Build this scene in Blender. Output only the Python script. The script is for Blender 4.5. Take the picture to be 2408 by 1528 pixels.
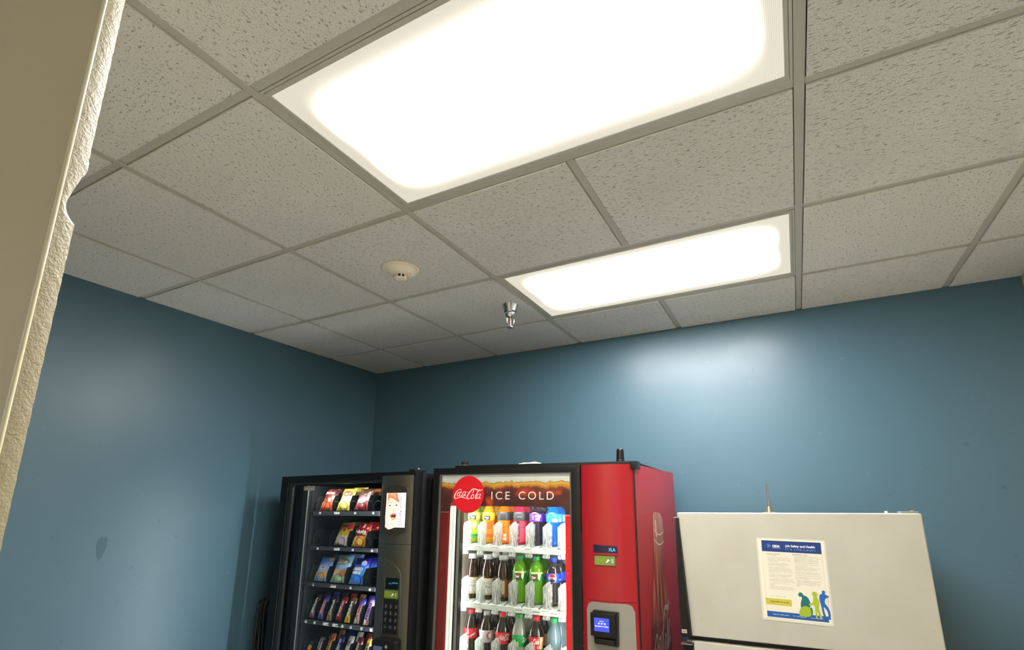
import bpy, bmesh, math, random
from mathutils import Vector, Matrix, Euler
random.seed(11)
PI = math.pi
S = bpy.context.scene
COL = S.collection
for o in list(bpy.data.objects):
    bpy.data.objects.remove(o)

# ------------------------------------------------------------------ camera
H = 2.68                      # ceiling height
CAM_LOC = Vector((1.1011, -1.2655, H - 1.0186))
YAW, PITCH, ROLL = 0.4858, 0.2409, 0.0016
fwd = Vector((-math.sin(YAW) * math.cos(PITCH), math.cos(YAW) * math.cos(PITCH), math.sin(PITCH)))
rgt = Vector((math.cos(YAW), math.sin(YAW), 0))
upv = rgt.cross(fwd)
r2 = rgt * math.cos(ROLL) + upv * math.sin(ROLL)
u2 = -rgt * math.sin(ROLL) + upv * math.cos(ROLL)
cam = bpy.data.cameras.new('camera')
cam.sensor_fit = 'HORIZONTAL'
cam.sensor_width = 36.0
cam.lens = 1221.26 / 2408 * 36
cam.shift_x = (1204 - 1212.68) / 2408
cam.shift_y = (895.125 - 764) / 2408
cam.clip_start = 0.02
co = bpy.data.objects.new('camera', cam)
COL.objects.link(co)
m = Matrix((r2, u2, -fwd)).transposed().to_4x4()
m.translation = CAM_LOC
co.matrix_world = m
S.camera = co

# ------------------------------------------------------------------ world and exposure
W = bpy.data.worlds.new('world')
S.world = W
W.use_nodes = True
W.node_tree.nodes['Background'].inputs[0].default_value = (1.0, 0.985, 0.965, 1)
W.node_tree.nodes['Background'].inputs[1].default_value = 0.7
S.view_settings.view_transform = 'Standard'
S.view_settings.look = 'None'
S.view_settings.gamma = 1.0
S.view_settings.use_curve_mapping = False
S.view_settings.exposure = 0.0
LENS_POWER = 80.0            # radiance of the ceiling light lenses over their tubes
LENS_EDGE = 0.74             # radiance of the lens away from its tubes
LED_POWER = 55.0              # drink machine light strips
SNACK_POWER = 15.0            # snack machine light strip

# ------------------------------------------------------------------ helpers: colour and materials
def lin(c):
    c = c / 255.0
    return c / 12.92 if c <= 0.04045 else ((c + 0.055) / 1.055) ** 2.4
def rgb(r, g, b):
    return (lin(r), lin(g), lin(b), 1.0)
MATS = {}
def mat(name, col, rough=0.5, metal=0.0, spec=0.5, emit=0.0, ecol=None, alpha=1.0, coat=0.0, trans=0.0):
    if name in MATS:
        return MATS[name]
    m = bpy.data.materials.new(name)
    m.use_nodes = True
    b = m.node_tree.nodes['Principled BSDF']
    b.inputs['Base Color'].default_value = col
    b.inputs['Roughness'].default_value = rough
    b.inputs['Metallic'].default_value = metal
    b.inputs['Specular IOR Level'].default_value = spec
    b.inputs['Coat Weight'].default_value = coat
    b.inputs['Coat Roughness'].default_value = 0.08
    if trans:
        b.inputs['Transmission Weight'].default_value = trans
    if emit:
        b.inputs['Emission Color'].default_value = ecol or col
        b.inputs['Emission Strength'].default_value = emit
    MATS[name] = m
    return m
class NT:
    """tiny node-graph writer"""
    def __init__(s, m):
        s.m = m; s.t = m.node_tree; s.b = s.t.nodes.get('Principled BSDF')
    def n(s, typ, **k):
        x = s.t.nodes.new(typ)
        ins = k.pop('ins', {})
        for a, v in k.items():
            setattr(x, a, v)
        for i, v in ins.items():
            s.put(x.inputs[i], v)
        return x
    def put(s, sock, v):
        if hasattr(v, 'is_output') or isinstance(v, bpy.types.NodeSocket):
            s.t.links.new(v, sock)
        else:
            sock.default_value = v
    def math(s, op, a, b=0.0, c=0.0):
        x = s.n('ShaderNodeMath', operation=op)
        s.put(x.inputs[0], a); s.put(x.inputs[1], b); s.put(x.inputs[2], c)
        return x.outputs[0]
    def coord(s, kind='Object'):
        return s.n('ShaderNodeTexCoord').outputs[kind]
    def scale(s, v, sc, off=(0, 0, 0)):
        x = s.n('ShaderNodeMapping')
        s.put(x.inputs[0], v); x.inputs['Scale'].default_value = sc; x.inputs['Location'].default_value = off
        return x.outputs[0]
    def noise(s, v, sc, detail=2.0, rough=0.5):
        x = s.n('ShaderNodeTexNoise')
        s.put(x.inputs['Vector'], v); x.inputs['Scale'].default_value = sc
        x.inputs['Detail'].default_value = detail; x.inputs['Roughness'].default_value = rough
        return x.outputs[0]
    def ramp(s, f, stops, interp='LINEAR'):
        x = s.n('ShaderNodeValToRGB'); x.color_ramp.interpolation = interp
        s.put(x.inputs[0], f); e = x.color_ramp.elements
        while len(e) < len(stops):
            e.new(0.5)
        for i, (p, c) in enumerate(stops):
            e[i].position = p
            e[i].color = c if hasattr(c, '__len__') else (c, c, c, 1)
        return x.outputs[0]
    def mix(s, f, a, b, mode='MIX'):
        x = s.n('ShaderNodeMix', data_type='RGBA', blend_type=mode)
        s.put(x.inputs[0], f); s.put(x.inputs[6], a); s.put(x.inputs[7], b)
        return x.outputs[2]
    def bump(s, h, strength=0.3, dist=0.002):
        x = s.n('ShaderNodeBump'); x.inputs['Strength'].default_value = strength
        x.inputs['Distance'].default_value = dist
        s.put(x.inputs['Height'], h)
        s.t.links.new(x.outputs[0], s.b.inputs['Normal'])

# ------------------------------------------------------------------ helpers: mesh building
def box(bm, x0, x1, y0, y1, z0, z1):
    vs = [bm.verts.new(p) for p in ((x0, y0, z0), (x1, y0, z0), (x1, y1, z0), (x0, y1, z0), (x0, y0, z1), (x1, y0, z1), (x1, y1, z1), (x0, y1, z1))]
    for f in ((0, 3, 2, 1), (4, 5, 6, 7), (0, 1, 5, 4), (1, 2, 6, 5), (2, 3, 7, 6), (3, 0, 4, 7)):
        bm.faces.new([vs[i] for i in f])
    return vs
def prism(bm, pts, y0, y1):
    """polygon in the x-z plane (pts = (x, z), any order) extruded from y0 (front) to y1"""
    a = sum(pts[i][0] * pts[(i + 1) % len(pts)][1] - pts[(i + 1) % len(pts)][0] * pts[i][1] for i in range(len(pts)))
    if a < 0:
        pts = pts[::-1]
    f = [bm.verts.new((p[0], y0, p[1])) for p in pts]
    b = [bm.verts.new((p[0], y1, p[1])) for p in pts]
    bm.faces.new(f)
    bm.faces.new(b[::-1])
    n = len(pts)
    for i in range(n):
        j = (i + 1) % n
        bm.faces.new((f[j], f[i], b[i], b[j]))
def plan(bm, pts, z0, z1):
    """polygon in the x-y plane extruded in z"""
    a = sum(pts[i][0] * pts[(i + 1) % len(pts)][1] - pts[(i + 1) % len(pts)][0] * pts[i][1] for i in range(len(pts)))
    if a < 0:
        pts = pts[::-1]
    lo = [bm.verts.new((p[0], p[1], z0)) for p in pts]
    hi = [bm.verts.new((p[0], p[1], z1)) for p in pts]
    bm.faces.new(lo[::-1]); bm.faces.new(hi)
    n = len(pts)
    for i in range(n):
        j = (i + 1) % n
        bm.faces.new((lo[i], lo[j], hi[j], hi[i]))
def ring(bm, outer, inner, y0, y1):
    """frame between two loops of equal count in the x-z plane, from y0 to y1"""
    L = []
    for y in (y0, y1):
        for lp in (outer, inner):
            L.append([bm.verts.new((p[0], y, p[1])) for p in lp])
    fo, fi, bo, bi = L
    n = len(outer)
    for i in range(n):
        j = (i + 1) % n
        bm.faces.new((fo[i], fo[j], fi[j], fi[i]))
        bm.faces.new((bo[j], bo[i], bi[i], bi[j]))
        bm.faces.new((fo[j], fo[i], bo[i], bo[j]))
        bm.faces.new((fi[i], fi[j], bi[j], bi[i]))
def rrect(x0, x1, z0, z1, r, k=4):
    out = []
    for cx, cz, a in ((x1 - r, z1 - r, 0), (x0 + r, z1 - r, 90), (x0 + r, z0 + r, 180), (x1 - r, z0 + r, 270)):
        for i in range(k + 1):
            t = math.radians(a + 90 * i / k)
            out.append((cx + r * math.cos(t), cz + r * math.sin(t)))
    return out
def lathe(bm, prof, n=24, c=(0, 0, 0), close=True, a0=0.0, a1=2 * PI, mi=0):
    full = abs(a1 - a0 - 2 * PI) < 1e-6
    cols = n if full else n + 1
    rows = []
    for r, z in prof:
        rows.append([bm.verts.new((c[0] + r * math.cos(a0 + (a1 - a0) * i / n), c[1] + r * math.sin(a0 + (a1 - a0) * i / n), c[2] + z)) for i in range(cols)])
    for a, b in zip(rows, rows[1:]):
        for i in range(n):
            j = (i + 1) % cols
            f = bm.faces.new((a[i], a[j], b[j], b[i])); f.material_index = mi
    if close and full:
        if prof[0][0] > 1e-6:
            bm.faces.new(rows[0][::-1]).material_index = mi
        if prof[-1][0] > 1e-6:
            bm.faces.new(rows[-1]).material_index = mi
def tube(bm, pts, r, n=8, cap=True):
    pts = [Vector(p) for p in pts]
    rings = []
    prev = None
    for i, p in enumerate(pts):
        d = (pts[min(i + 1, len(pts) - 1)] - pts[max(i - 1, 0)]).normalized()
        a = prev if prev is not None else (Vector((0, 0, 1)) if abs(d.z) < 0.9 else Vector((1, 0, 0)))
        x = (a - d * a.dot(d)).normalized(); prev = x
        y = d.cross(x)
        rr = r[i] if hasattr(r, '__len__') else r
        rings.append([bm.verts.new(p + (x * math.cos(2 * PI * k / n) + y * math.sin(2 * PI * k / n)) * rr) for k in range(n)])
    for a, b in zip(rings, rings[1:]):
        for k in range(n):
            bm.faces.new((a[k], a[(k + 1) % n], b[(k + 1) % n], b[k]))
    if cap:
        bm.faces.new(rings[0][::-1]); bm.faces.new(rings[-1])
def bevel(bm, w, seg=2, ang=40):
    es = [e for e in bm.edges if len(e.link_faces) == 2 and e.calc_face_angle(0) > math.radians(ang)]
    bmesh.ops.bevel(bm, geom=es, offset=w, segments=seg, profile=0.7, affect='EDGES', clamp_overlap=True)
def B(fn, *a, **k):
    bm = bmesh.new(); fn(bm, *a, **k); return bm
def finish(bm, name, smooth=True, ang=35, fix=True):
    if fix:
        bmesh.ops.recalc_face_normals(bm, faces=bm.faces[:])
    me = bpy.data.meshes.new(name)
    bm.to_mesh(me); bm.free()
    if smooth:
        me.shade_smooth()
        me.set_sharp_from_angle(angle=math.radians(ang))
    return me
def obj(name, bm, m=None, parent=None, loc=None, rot=None, bev=0, seg=2, smooth=True, ang=35, fix=True, label=None):
    if isinstance(bm, bpy.types.Mesh):
        me = bm
    else:
        if bev:
            bmesh.ops.recalc_face_normals(bm, faces=bm.faces[:])
            bevel(bm, bev, seg)
        me = finish(bm, name, smooth, ang, fix)
    if m is not None and not me.materials:
        for q in (m if isinstance(m, (list, tuple)) else [m]):
            me.materials.append(q)
    o = bpy.data.objects.new(name, me)
    COL.objects.link(o)
    if parent is not None:
        o.parent = parent
    if loc is not None:
        o.location = loc
    if rot is not None:
        o.rotation_euler = rot
    if label:
        o['label'] = label
    return o
def thing(name, label, cat, mw=None, group=None):
    o = bpy.data.objects.new(name, None); COL.objects.link(o)
    o.empty_display_size = 0.05
    if mw is not None:
        o.matrix_world = mw
    tag(o, label, cat, group)
    return o
def tag(o, label, cat, group=None):
    o['label'] = label; o['category'] = cat
    if group:
        o['group'] = group
    return o
def struct(name, bm, m, label=None, **k):
    o = obj(name, bm, m, **k)
    o['kind'] = 'structure'
    if label:
        o['label'] = label
    return o
TXT = {}
def text_pts(s, shear=0.0, bold=0.0, spacing=1.0, res=2, line=1.0):
    """letters as (verts2d, faces), filled outlines of the built-in font"""
    key = (s, shear, bold, spacing, res, line)
    if key not in TXT:
        cu = bpy.data.curves.new('t', 'FONT')
        cu.body = s; cu.shear = shear; cu.offset = bold; cu.space_character = spacing; cu.resolution_u = res
        cu.space_line = line
        t = bpy.data.objects.new('t', cu); COL.objects.link(t)
        me = bpy.data.meshes.new_from_object(t.evaluated_get(bpy.context.evaluated_depsgraph_get()))
        TXT[key] = ([(v.co.x, v.co.y) for v in me.vertices], [tuple(p.vertices) for p in me.polygons])
        bpy.data.objects.remove(t); bpy.data.curves.remove(cu); bpy.data.meshes.remove(me)
    return TXT[key]
def put_text(bm, s, x0, x1, z0, z1, y, keep=False, vert=False, mi=0, fn=None, **k):
    """letters stretched into the box x0..x1, z0..z1 at depth y, facing -y; fn maps (x, z) to a point instead"""
    vs, fs = text_pts(s, **k)
    if vert:
        vs = [(-b, a) for a, b in vs]
    ax, bx = min(v[0] for v in vs), max(v[0] for v in vs)
    az, bz = min(v[1] for v in vs), max(v[1] for v in vs)
    sx, sz = (x1 - x0) / max(bx - ax, 1e-6), (z1 - z0) / max(bz - az, 1e-6)
    if keep:
        sx = sz = min(sx, sz)
    new = []
    for a, b in vs:
        x, z = x0 + (a - ax) * sx, (z0 if not keep else z1 - (bz - az) * sz) + (b - az) * sz
        new.append(bm.verts.new(fn(x, z) if fn else (x, y, z)))
    for f in fs:
        try:
            bm.faces.new([new[i] for i in f]).material_index = mi
        except ValueError:
            pass
def catmull(pts, k=6):
    out = []
    n = len(pts)
    for i in range(n - 1):
        p = [pts[max(i - 1, 0)], pts[i], pts[i + 1], pts[min(i + 2, n - 1)]]
        for j in range(k):
            t = j / k
            out.append(tuple(0.5 * (2 * p[1][q] + (p[2][q] - p[0][q]) * t + (2 * p[0][q] - 5 * p[1][q] + 4 * p[2][q] - p[3][q]) * t * t + (3 * p[1][q] - p[0][q] - 3 * p[2][q] + p[3][q]) * t ** 3) for q in range(len(pts[0]))))
    out.append(tuple(pts[-1]))
    return out
def ribbon(bm, pts, fn, k=6, mi=0):
    """pen stroke: pts = (x, y, width) in drawing units, fn maps to 3D"""
    P = catmull(pts, k)
    prev = None
    for i, (x, y, w) in enumerate(P):
        a, b = P[max(i - 1, 0)], P[min(i + 1, len(P) - 1)]
        dx, dy = b[0] - a[0], b[1] - a[1]
        l = math.hypot(dx, dy) or 1
        nx, ny = -dy / l * w / 2, dx / l * w / 2
        cur = (bm.verts.new(fn(x + nx, y + ny)), bm.verts.new(fn(x - nx, y - ny)))
        if prev:
            bm.faces.new((prev[0], prev[1], cur[1], cur[0])).material_index = mi
        prev = cur
# flowing script wordmark, as pen strokes on a 835 x 330 sheet (x right, y down)
SCRIPT = [
    [(185, 85, 14), (203, 40, 20), (165, 17, 16), (100, 55, 22), (38, 155, 32), (8, 245, 34), (28, 303, 30), (82, 300, 20), (160, 275, 26), (220, 262, 34), (280, 275, 36), (350, 315, 8)],
    [(155, 105, 18), (112, 140, 24), (90, 205, 26), (105, 236, 20), (145, 206, 20), (162, 140, 22), (155, 105, 18)],
    [(225, 122, 20), (203, 100, 16), (166, 150, 26), (156, 212, 26), (180, 232, 18), (225, 195, 12)],
    [(322, 102, 20), (282, 96, 18), (246, 160, 26), (240, 218, 24), (270, 222, 18), (312, 160, 16)],
    [(347, 96, 26), (312, 188, 26), (318, 226, 20), (352, 196, 12)],
    [(396, 112, 26), (412, 106, 26)],
    [(528, 132, 14), (562, 96, 20), (570, 52, 22), (540, 38, 16), (464, 96, 26), (404, 195, 34), (378, 275, 34), (402, 316, 28), (460, 306, 20), (510, 258, 12)],
    [(462, 96, 12), (520, 28, 26), (592, 8, 30), (660, 36, 36), (722, 64, 34), (775, 52, 26), (832, 18, 6)],
    [(555, 176, 20), (512, 215, 26), (500, 285, 28), (525, 312, 20), (568, 275, 20), (578, 206, 22), (555, 176, 20)],
    [(738, 22, 14), (692, 95, 26), (646, 195, 28), (622, 285, 28), (645, 312, 20), (682, 285, 12)],
    [(752, 168, 18), (712, 170, 18), (666, 245, 26), (672, 302, 24), (706, 296, 18), (748, 225, 16)],
    [(778, 160, 24), (742, 255, 26), (746, 312, 20), (780, 292, 10)],
]
def script_logo(bm, fn, mi=0, k=5):
    for st in SCRIPT:
        ribbon(bm, st, fn, k, mi)

# ------------------------------------------------------------------ shared materials
def tile_mat(name, directional):
    m = mat(name, rgb(214, 206, 190), 0.95, spec=0.1)
    g = NT(m)
    info = g.n('ShaderNodeObjectInfo').outputs['Random']
    off = g.n('ShaderNodeCombineXYZ', ins={0: g.math('MULTIPLY', info, 37.0), 1: g.math('MULTIPLY', info, 91.0), 2: 0.0}).outputs[0]
    v = g.n('ShaderNodeVectorMath', operation='ADD', ins={0: g.coord(), 1: off}).outputs[0]
    if directional:
        f = g.noise(g.scale(v, (52, 210, 1)), 1.0, 1.0)
        fis = g.ramp(f, [(0.62, 0.0), (0.69, 1.0)])
    else:
        f = g.noise(g.scale(v, (95, 135, 1)), 1.0, 1.5)
        fis = g.ramp(f, [(0.62, 0.0), (0.70, 1.0)])
    f2 = g.noise(v, 330.0, 0.0)
    pin = g.ramp(f2, [(0.66, 0.0), (0.74, 0.75)])
    hole = g.math('MAXIMUM', fis, pin)
    tone = g.noise(v, 3.0, 2.0)
    base = g.mix(tone, rgb(202, 201, 198), rgb(214, 213, 210))
    colr = g.mix(g.math('MULTIPLY', hole, 0.60), base, rgb(88, 84, 78))
    g.put(g.b.inputs['Base Color'], colr)
    g.bump(g.math('SUBTRACT', g.math('MULTIPLY', f2, 0.25), hole), 0.5, 0.003)
    return m
TILE_A = tile_mat('fissured_ceiling_tile', True)
TILE_B = tile_mat('pinholed_ceiling_tile', False)
TILE_EDGE = mat('white_tile_edge', rgb(214, 211, 204), 0.9, spec=.1)
TEE = mat('painted_grid_steel', rgb(172, 169, 161), 0.45)
def wall_paint(name, c, rough, bumpy=0.12, spots=True):
    m = mat(name, c, rough)
    g = NT(m)
    v = g.coord()
    if spots:
        n1 = g.ramp(g.noise(v, 22.0, 3.0), [(0.70, 0.0), (0.78, 1.0)])
        n2 = g.ramp(g.noise(g.scale(v, (1, 1, 1), (9, 4, 2)), 30.0, 3.0), [(0.72, 0.0), (0.79, 1.0)])
        a = g.mix(g.math('MULTIPLY', n1, 0.22), c, rgb(20, 44, 58))
        a = g.mix(g.math('MULTIPLY', n2, 0.16), a, rgb(120, 160, 178))
        g.put(g.b.inputs['Base Color'], a)
    r = g.noise(v, 6.0, 3.0)
    g.put(g.b.inputs['Roughness'], g.math('MULTIPLY_ADD', r, 0.14, rough - 0.07))
    g.bump(g.noise(v, 300.0, 2.0), bumpy, 0.0015)
    return m
BLUE = wall_paint('blue_wall_paint', rgb(70, 99, 114), 0.35)
CREAM_WALL = wall_paint('cream_wall_paint', rgb(190, 180, 152), 0.5, spots=False)
def rough_plaster():
    m = mat('rough_cream_plaster', rgb(154, 144, 116), 0.42)
    g = NT(m)
    v = g.coord()
    n = g.noise(v, 420.0, 3.0, 0.6)
    g.bump(n, 0.6, 0.0012)
    return m
PLASTER = rough_plaster()
FRAME_CREAM = mat('glossy_cream_frame_paint', rgb(198, 186, 154), 0.30)
FLOOR = mat('pale_vinyl_floor', rgb(214, 214, 212), 0.4)
BLACK = mat('black_plastic', rgb(13, 13, 14), 0.35, spec=.4)
BLACK_MATTE = mat('black_coated_steel', rgb(17, 18, 20), 0.5, spec=.35)
CHROME = mat('chrome', rgb(215, 215, 215), 0.12, 1.0)
STEEL = mat('brushed_steel', rgb(170, 168, 162), 0.3, 1.0)
WHITE = mat('white_plastic', rgb(225, 228, 224), 0.35)
PRINT_WHITE = mat('white_print', rgb(240, 240, 236), 0.5)
RED = mat('red_gloss_panel', rgb(156, 22, 31), 0.28, coat=0.3)

# ------------------------------------------------------------------ room shell
XL, XR, YB, YF = -1.674, 2.10, 1.687, -3.3
T = 0.6096
st = struct('floor', B(box, XL - .1, XR + .1, YF, YB + .1, -0.1, 0.0), FLOOR)
wl = struct('wall_left', B(box, XL - .12, XL, YF, YB + .12, 0.0, H + .15), BLUE, label='blue painted wall on the left with a chipped mark')
wb = struct('wall_back', B(box, XL, XR + .12, YB, YB + .12, 0.0, H + .15), BLUE, label='blue painted wall behind the vending machines')
wr = struct('wall_right', B(box, XR, XR + .12, YF, YB, 0.0, H + .15), CREAM_WALL)
# chipped mark on the left wall
bm = bmesh.new()
pts = [(-.022, .030), (-.012, .048), (-.004, .036), (.006, .050), (.018, .030), (.020, 0), (.012, -.035), (.004, -.060), (-.010, -.040), (-.019, -.005)]
vs = [bm.verts.new((XL + .0006, .022 - a, 1.489 + b)) for a, b in pts]
bm.faces.new(vs)
r = bmesh.ops.extrude_face_region(bm, geom=bm.faces[:])
for v in [e for e in r['geom'] if isinstance(e, bmesh.types.BMVert)]:
    v.co.x -= .0005
obj('paint_chip', bm, mat('bare_grey_chip', rgb(66, 92, 104), 0.8), wl)

# front partition with a splayed, glossy jamb close to the camera
P1 = Vector((0.576, -1.1015)); P2 = Vector((0.5718, -1.0860))
dj = Vector((-0.8, -0.6))
J3 = P1 + dj * 0.36
bm = bmesh.new()
nP = P1 + Vector((-.008, -.002))
plan(bm, [tuple(P1), (P1.x - .006, P1.y + .006), (XL, -1.06), (XL, J3.y), tuple(J3)], 0.0, H + .1)
bmesh.ops.recalc_face_normals(bm, faces=bm.faces[:])
es = [e for e in bm.edges if abs(e.verts[0].co.z - e.verts[1].co.z) > 1 and abs(e.verts[0].co.x - P1.x) < 1e-4]
bmesh.ops.bevel(bm, geom=es, offset=.0016, segments=3, affect='EDGES')
struct('wall_front', bm, FRAME_CREAM, label='glossy cream partition end beside the camera')
# rough plaster edge strip: its free edge is ragged and has one notch
bm = bmesh.new()
ds = (P2 - P1)
ns = Vector((ds.y, -ds.x)).normalized()
rnd = random.Random(5)
zs = []
z = 0.0
while z < H + .1:
    zs.append(z)
    z += 0.0011 if 1.58 < z < 2.2 else 0.02
K = 12
ph = [(rnd.uniform(.5, 1.3), rnd.uniform(0, 6.28), w) for w in (260, 390, 610, 880, 1250, 1900)]
grid = []
for z in zs:
    wob = sum(a * math.sin(w * z + p) * 30 / w for a, p, w in ph) * 0.10
    notch = 0.0
    d = z - 1.9185
    if -0.018 < d < 0.036:
        notch = 0.60 * (1 - (d / 0.036) ** 1.0) if d > 0 else 0.60 * (1 - (d / -0.018) ** 3)
    if d > 0.028 and d < 0.045:
        notch -= 0.06
    wid = 1.04 + wob * .6 - notch
    row = []
    for k in range(K + 1):
        t = k / K
        lump = sum(math.sin(w * z * 1.3 + p + t * 9 * a) * 70 / w for a, p, w in ph) * 0.00020 * min(1.0, k / 4)
        q = P1 + ds * (t * wid) + ns * (0.0008 * math.sin(t * PI) + lump * (1 if 0 < k else 0))
        row.append((q.x, q.y, z))
    back = P1 + ds * wid - ns * 0.006
    row.append((back.x, back.y, z))
    bk0 = P1 - ns * 0.006
    row.append((bk0.x, bk0.y, z))
    grid.append([bm.verts.new(p) for p in row])
n = len(grid[0])
for a, b in zip(grid, grid[1:]):
    for k in range(n):
        j = (k + 1) % n
        bm.faces.new((a[k], a[j], b[j], b[k]))
bead = bmesh.new()  # bead added in lighter cream as the bright highlight on the corner edge
plan(bead, [(P1.x + .0019 * math.cos(i * PI / 6), P1.y + .0019 * math.sin(i * PI / 6)) for i in range(12)], 0.0, H + .1)
struct('trim_2', bead, mat('glossy_highlight_bead', rgb(226, 216, 186), 0.22, coat=.6), label='thin glossy bead painted lighter for the highlight along the partition corner', ang=60)
struct('trim_1', bm, PLASTER, label='rough textured cream edge strip with a notch', ang=70)

# ------------------------------------------------------------------ ceiling: slab, tees, tiles
ceil = struct('ceiling', B(box, XL, XR, YF, YB, H + .10, H + .15), mat('dark_plenum', rgb(60, 58, 54), 0.9), label='suspended ceiling of fissured tiles in a painted steel grid')
LIGHTS = {(0, -1), (1, -1), (0, 1), (1, 1)}
umin, umax = math.floor(XL / T), math.ceil(XR / T)
vmin, vmax = math.floor(YF / T), math.ceil(YB / T)
tile_cache = {}
def tile_mesh(sx, sy, m):
    key = (round(sx, 4), round(sy, 4), m.name)
    if key not in tile_cache:
        bm = B(box, -sx / 2, sx / 2, -sy / 2, sy / 2, 0, .014)
        me = finish(bm, 'ceiling_tile', smooth=False); me.materials.append(m); me.materials.append(TILE_EDGE)
        for p in me.polygons:
            if abs(p.normal.z) < .5:
                p.material_index = 1
        tile_cache[key] = me
    return tile_cache[key]
DIRECT = {(0, 0), (1, 0), (2, 0), (2, -1), (-1, 0), (3, 0), (0, 2), (1, 2), (2, 2)}
for u in range(umin, umax):
    for v in range(vmin, vmax):
        if (u, v) in LIGHTS:
            continue
        x0, x1 = max(u * T + .0148, XL + .001), min((u + 1) * T - .0148, XR - .001)
        y0, y1 = max(v * T + .0148, YF + .001), min((v + 1) * T - .0148, YB - .001)
        if x1 - x0 < .02 or y1 - y0 < .02:
            continue
        sk = random.Random(u * 17 + v * 5)
        o = obj('ceiling_tile', tile_mesh(x1 - x0, y1 - y0, TILE_A if (u, v) in DIRECT else TILE_B), None, ceil,
                ((x0 + x1) / 2, (y0 + y1) / 2, H - .0040 - sk.uniform(0, .0010)))
        if (u, v) not in DIRECT and abs(x1 - x0 - y1 + y0) < .001 and sk.random() < .5:
            o.rotation_euler.z = PI / 2
TW = .0122
for u in range(umin + 1, umax):
    for ya, yb in ([(YF, -T - TW), (TW, T - TW), (2 * T + TW, YB)] if u == 1 else [(YF, YB)]):
        bm = bmesh.new()
        box(bm, u * T - TW, u * T + TW, ya + .0008, yb - .0008, H, H + .0015)
        box(bm, u * T - .001, u * T + .001, ya + .0008, yb - .0008, H + .0015, H + .035)
        obj('ceiling_tee', bm, TEE, ceil, smooth=False)
cross = {}
for u in range(umin, umax):
    for v in range(vmin + 1, vmax):
        long_one = v in (-1, 0, 1, 2) and u in (0, 1)
        if long_one and u == 1:
            continue
        x0, x1 = max(u * T + TW + .0008, XL), min((u + (2 if long_one else 1)) * T - TW - .0008, XR)
        if x1 - x0 < .03:
            continue
        key = round(x1 - x0, 4)
        if key not in cross:
            bm = bmesh.new(); L = (x1 - x0) / 2
            box(bm, -L, L, -TW, TW, .0004, .0018)
            box(bm, -L, L, -.001, .001, .0018, .035)
            cross[key] = finish(bm, 'ceiling_tee', smooth=False); cross[key].materials.append(TEE)
        obj('ceiling_tee', cross[key], None, ceil, ((x0 + x1) / 2, v * T, H))

# ------------------------------------------------------------------ ceiling lights
def lens_mat():
    m = mat('prismatic_light_lens', rgb(70, 70, 64), 0.3)
    g = NT(m)
    sx = g.n('ShaderNodeSeparateXYZ', ins={0: g.coord()})
    x, y = sx.outputs[0], sx.outputs[1]
    ay = g.math('ABSOLUTE', y)
    d = g.math('DIVIDE', g.math('SUBTRACT', ay, 0.105), 0.055)          # two tubes
    tubes = g.math('POWER', 2.718, g.math('MULTIPLY', g.math('MULTIPLY', d, d), -1.0))
    glow = g.math('POWER', 2.718, g.math('MULTIPLY', g.math('POWER', g.math('DIVIDE', ay, 0.14), 4.0), -1.0))
    ax = g.math('ABSOLUTE', x)
    endf = g.n('ShaderNodeMapRange', interpolation_type='SMOOTHERSTEP', ins={0: ax, 1: 0.555, 2: 0.38, 3: 0.0, 4: 1.0}).outputs[0]
    prof = g.math('MULTIPLY', g.math('MULTIPLY_ADD', tubes, 0.75, g.math('MULTIPLY', glow, 0.25)), endf)
    k = 2 * PI / 0.0075
    p1 = g.math('SINE', g.math('MULTIPLY', g.math('ADD', x, y), k))
    p2 = g.math('SINE', g.math('MULTIPLY', g.math('SUBTRACT', x, y), k))
    pr = g.math('MULTIPLY_ADD', g.math('MULTIPLY', p1, p2), 0.24, 1.0)
    e = g.math('MULTIPLY', g.math('MULTIPLY_ADD', prof, LENS_POWER, LENS_EDGE), pr)
    colr = g.ramp(prof, [(0.0, (1.0, 0.93, 0.76, 1)), (0.2, (1.0, 0.985, 0.93, 1)), (1.0, (1.0, 0.995, 0.98, 1))])
    g.put(g.b.inputs['Emission Color'], colr)
    g.put(g.b.inputs['Emission Strength'], e)
    return m
LENS = lens_mat()
LFRAME = mat('light_frame_steel', rgb(176, 174, 165), 0.4)
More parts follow.
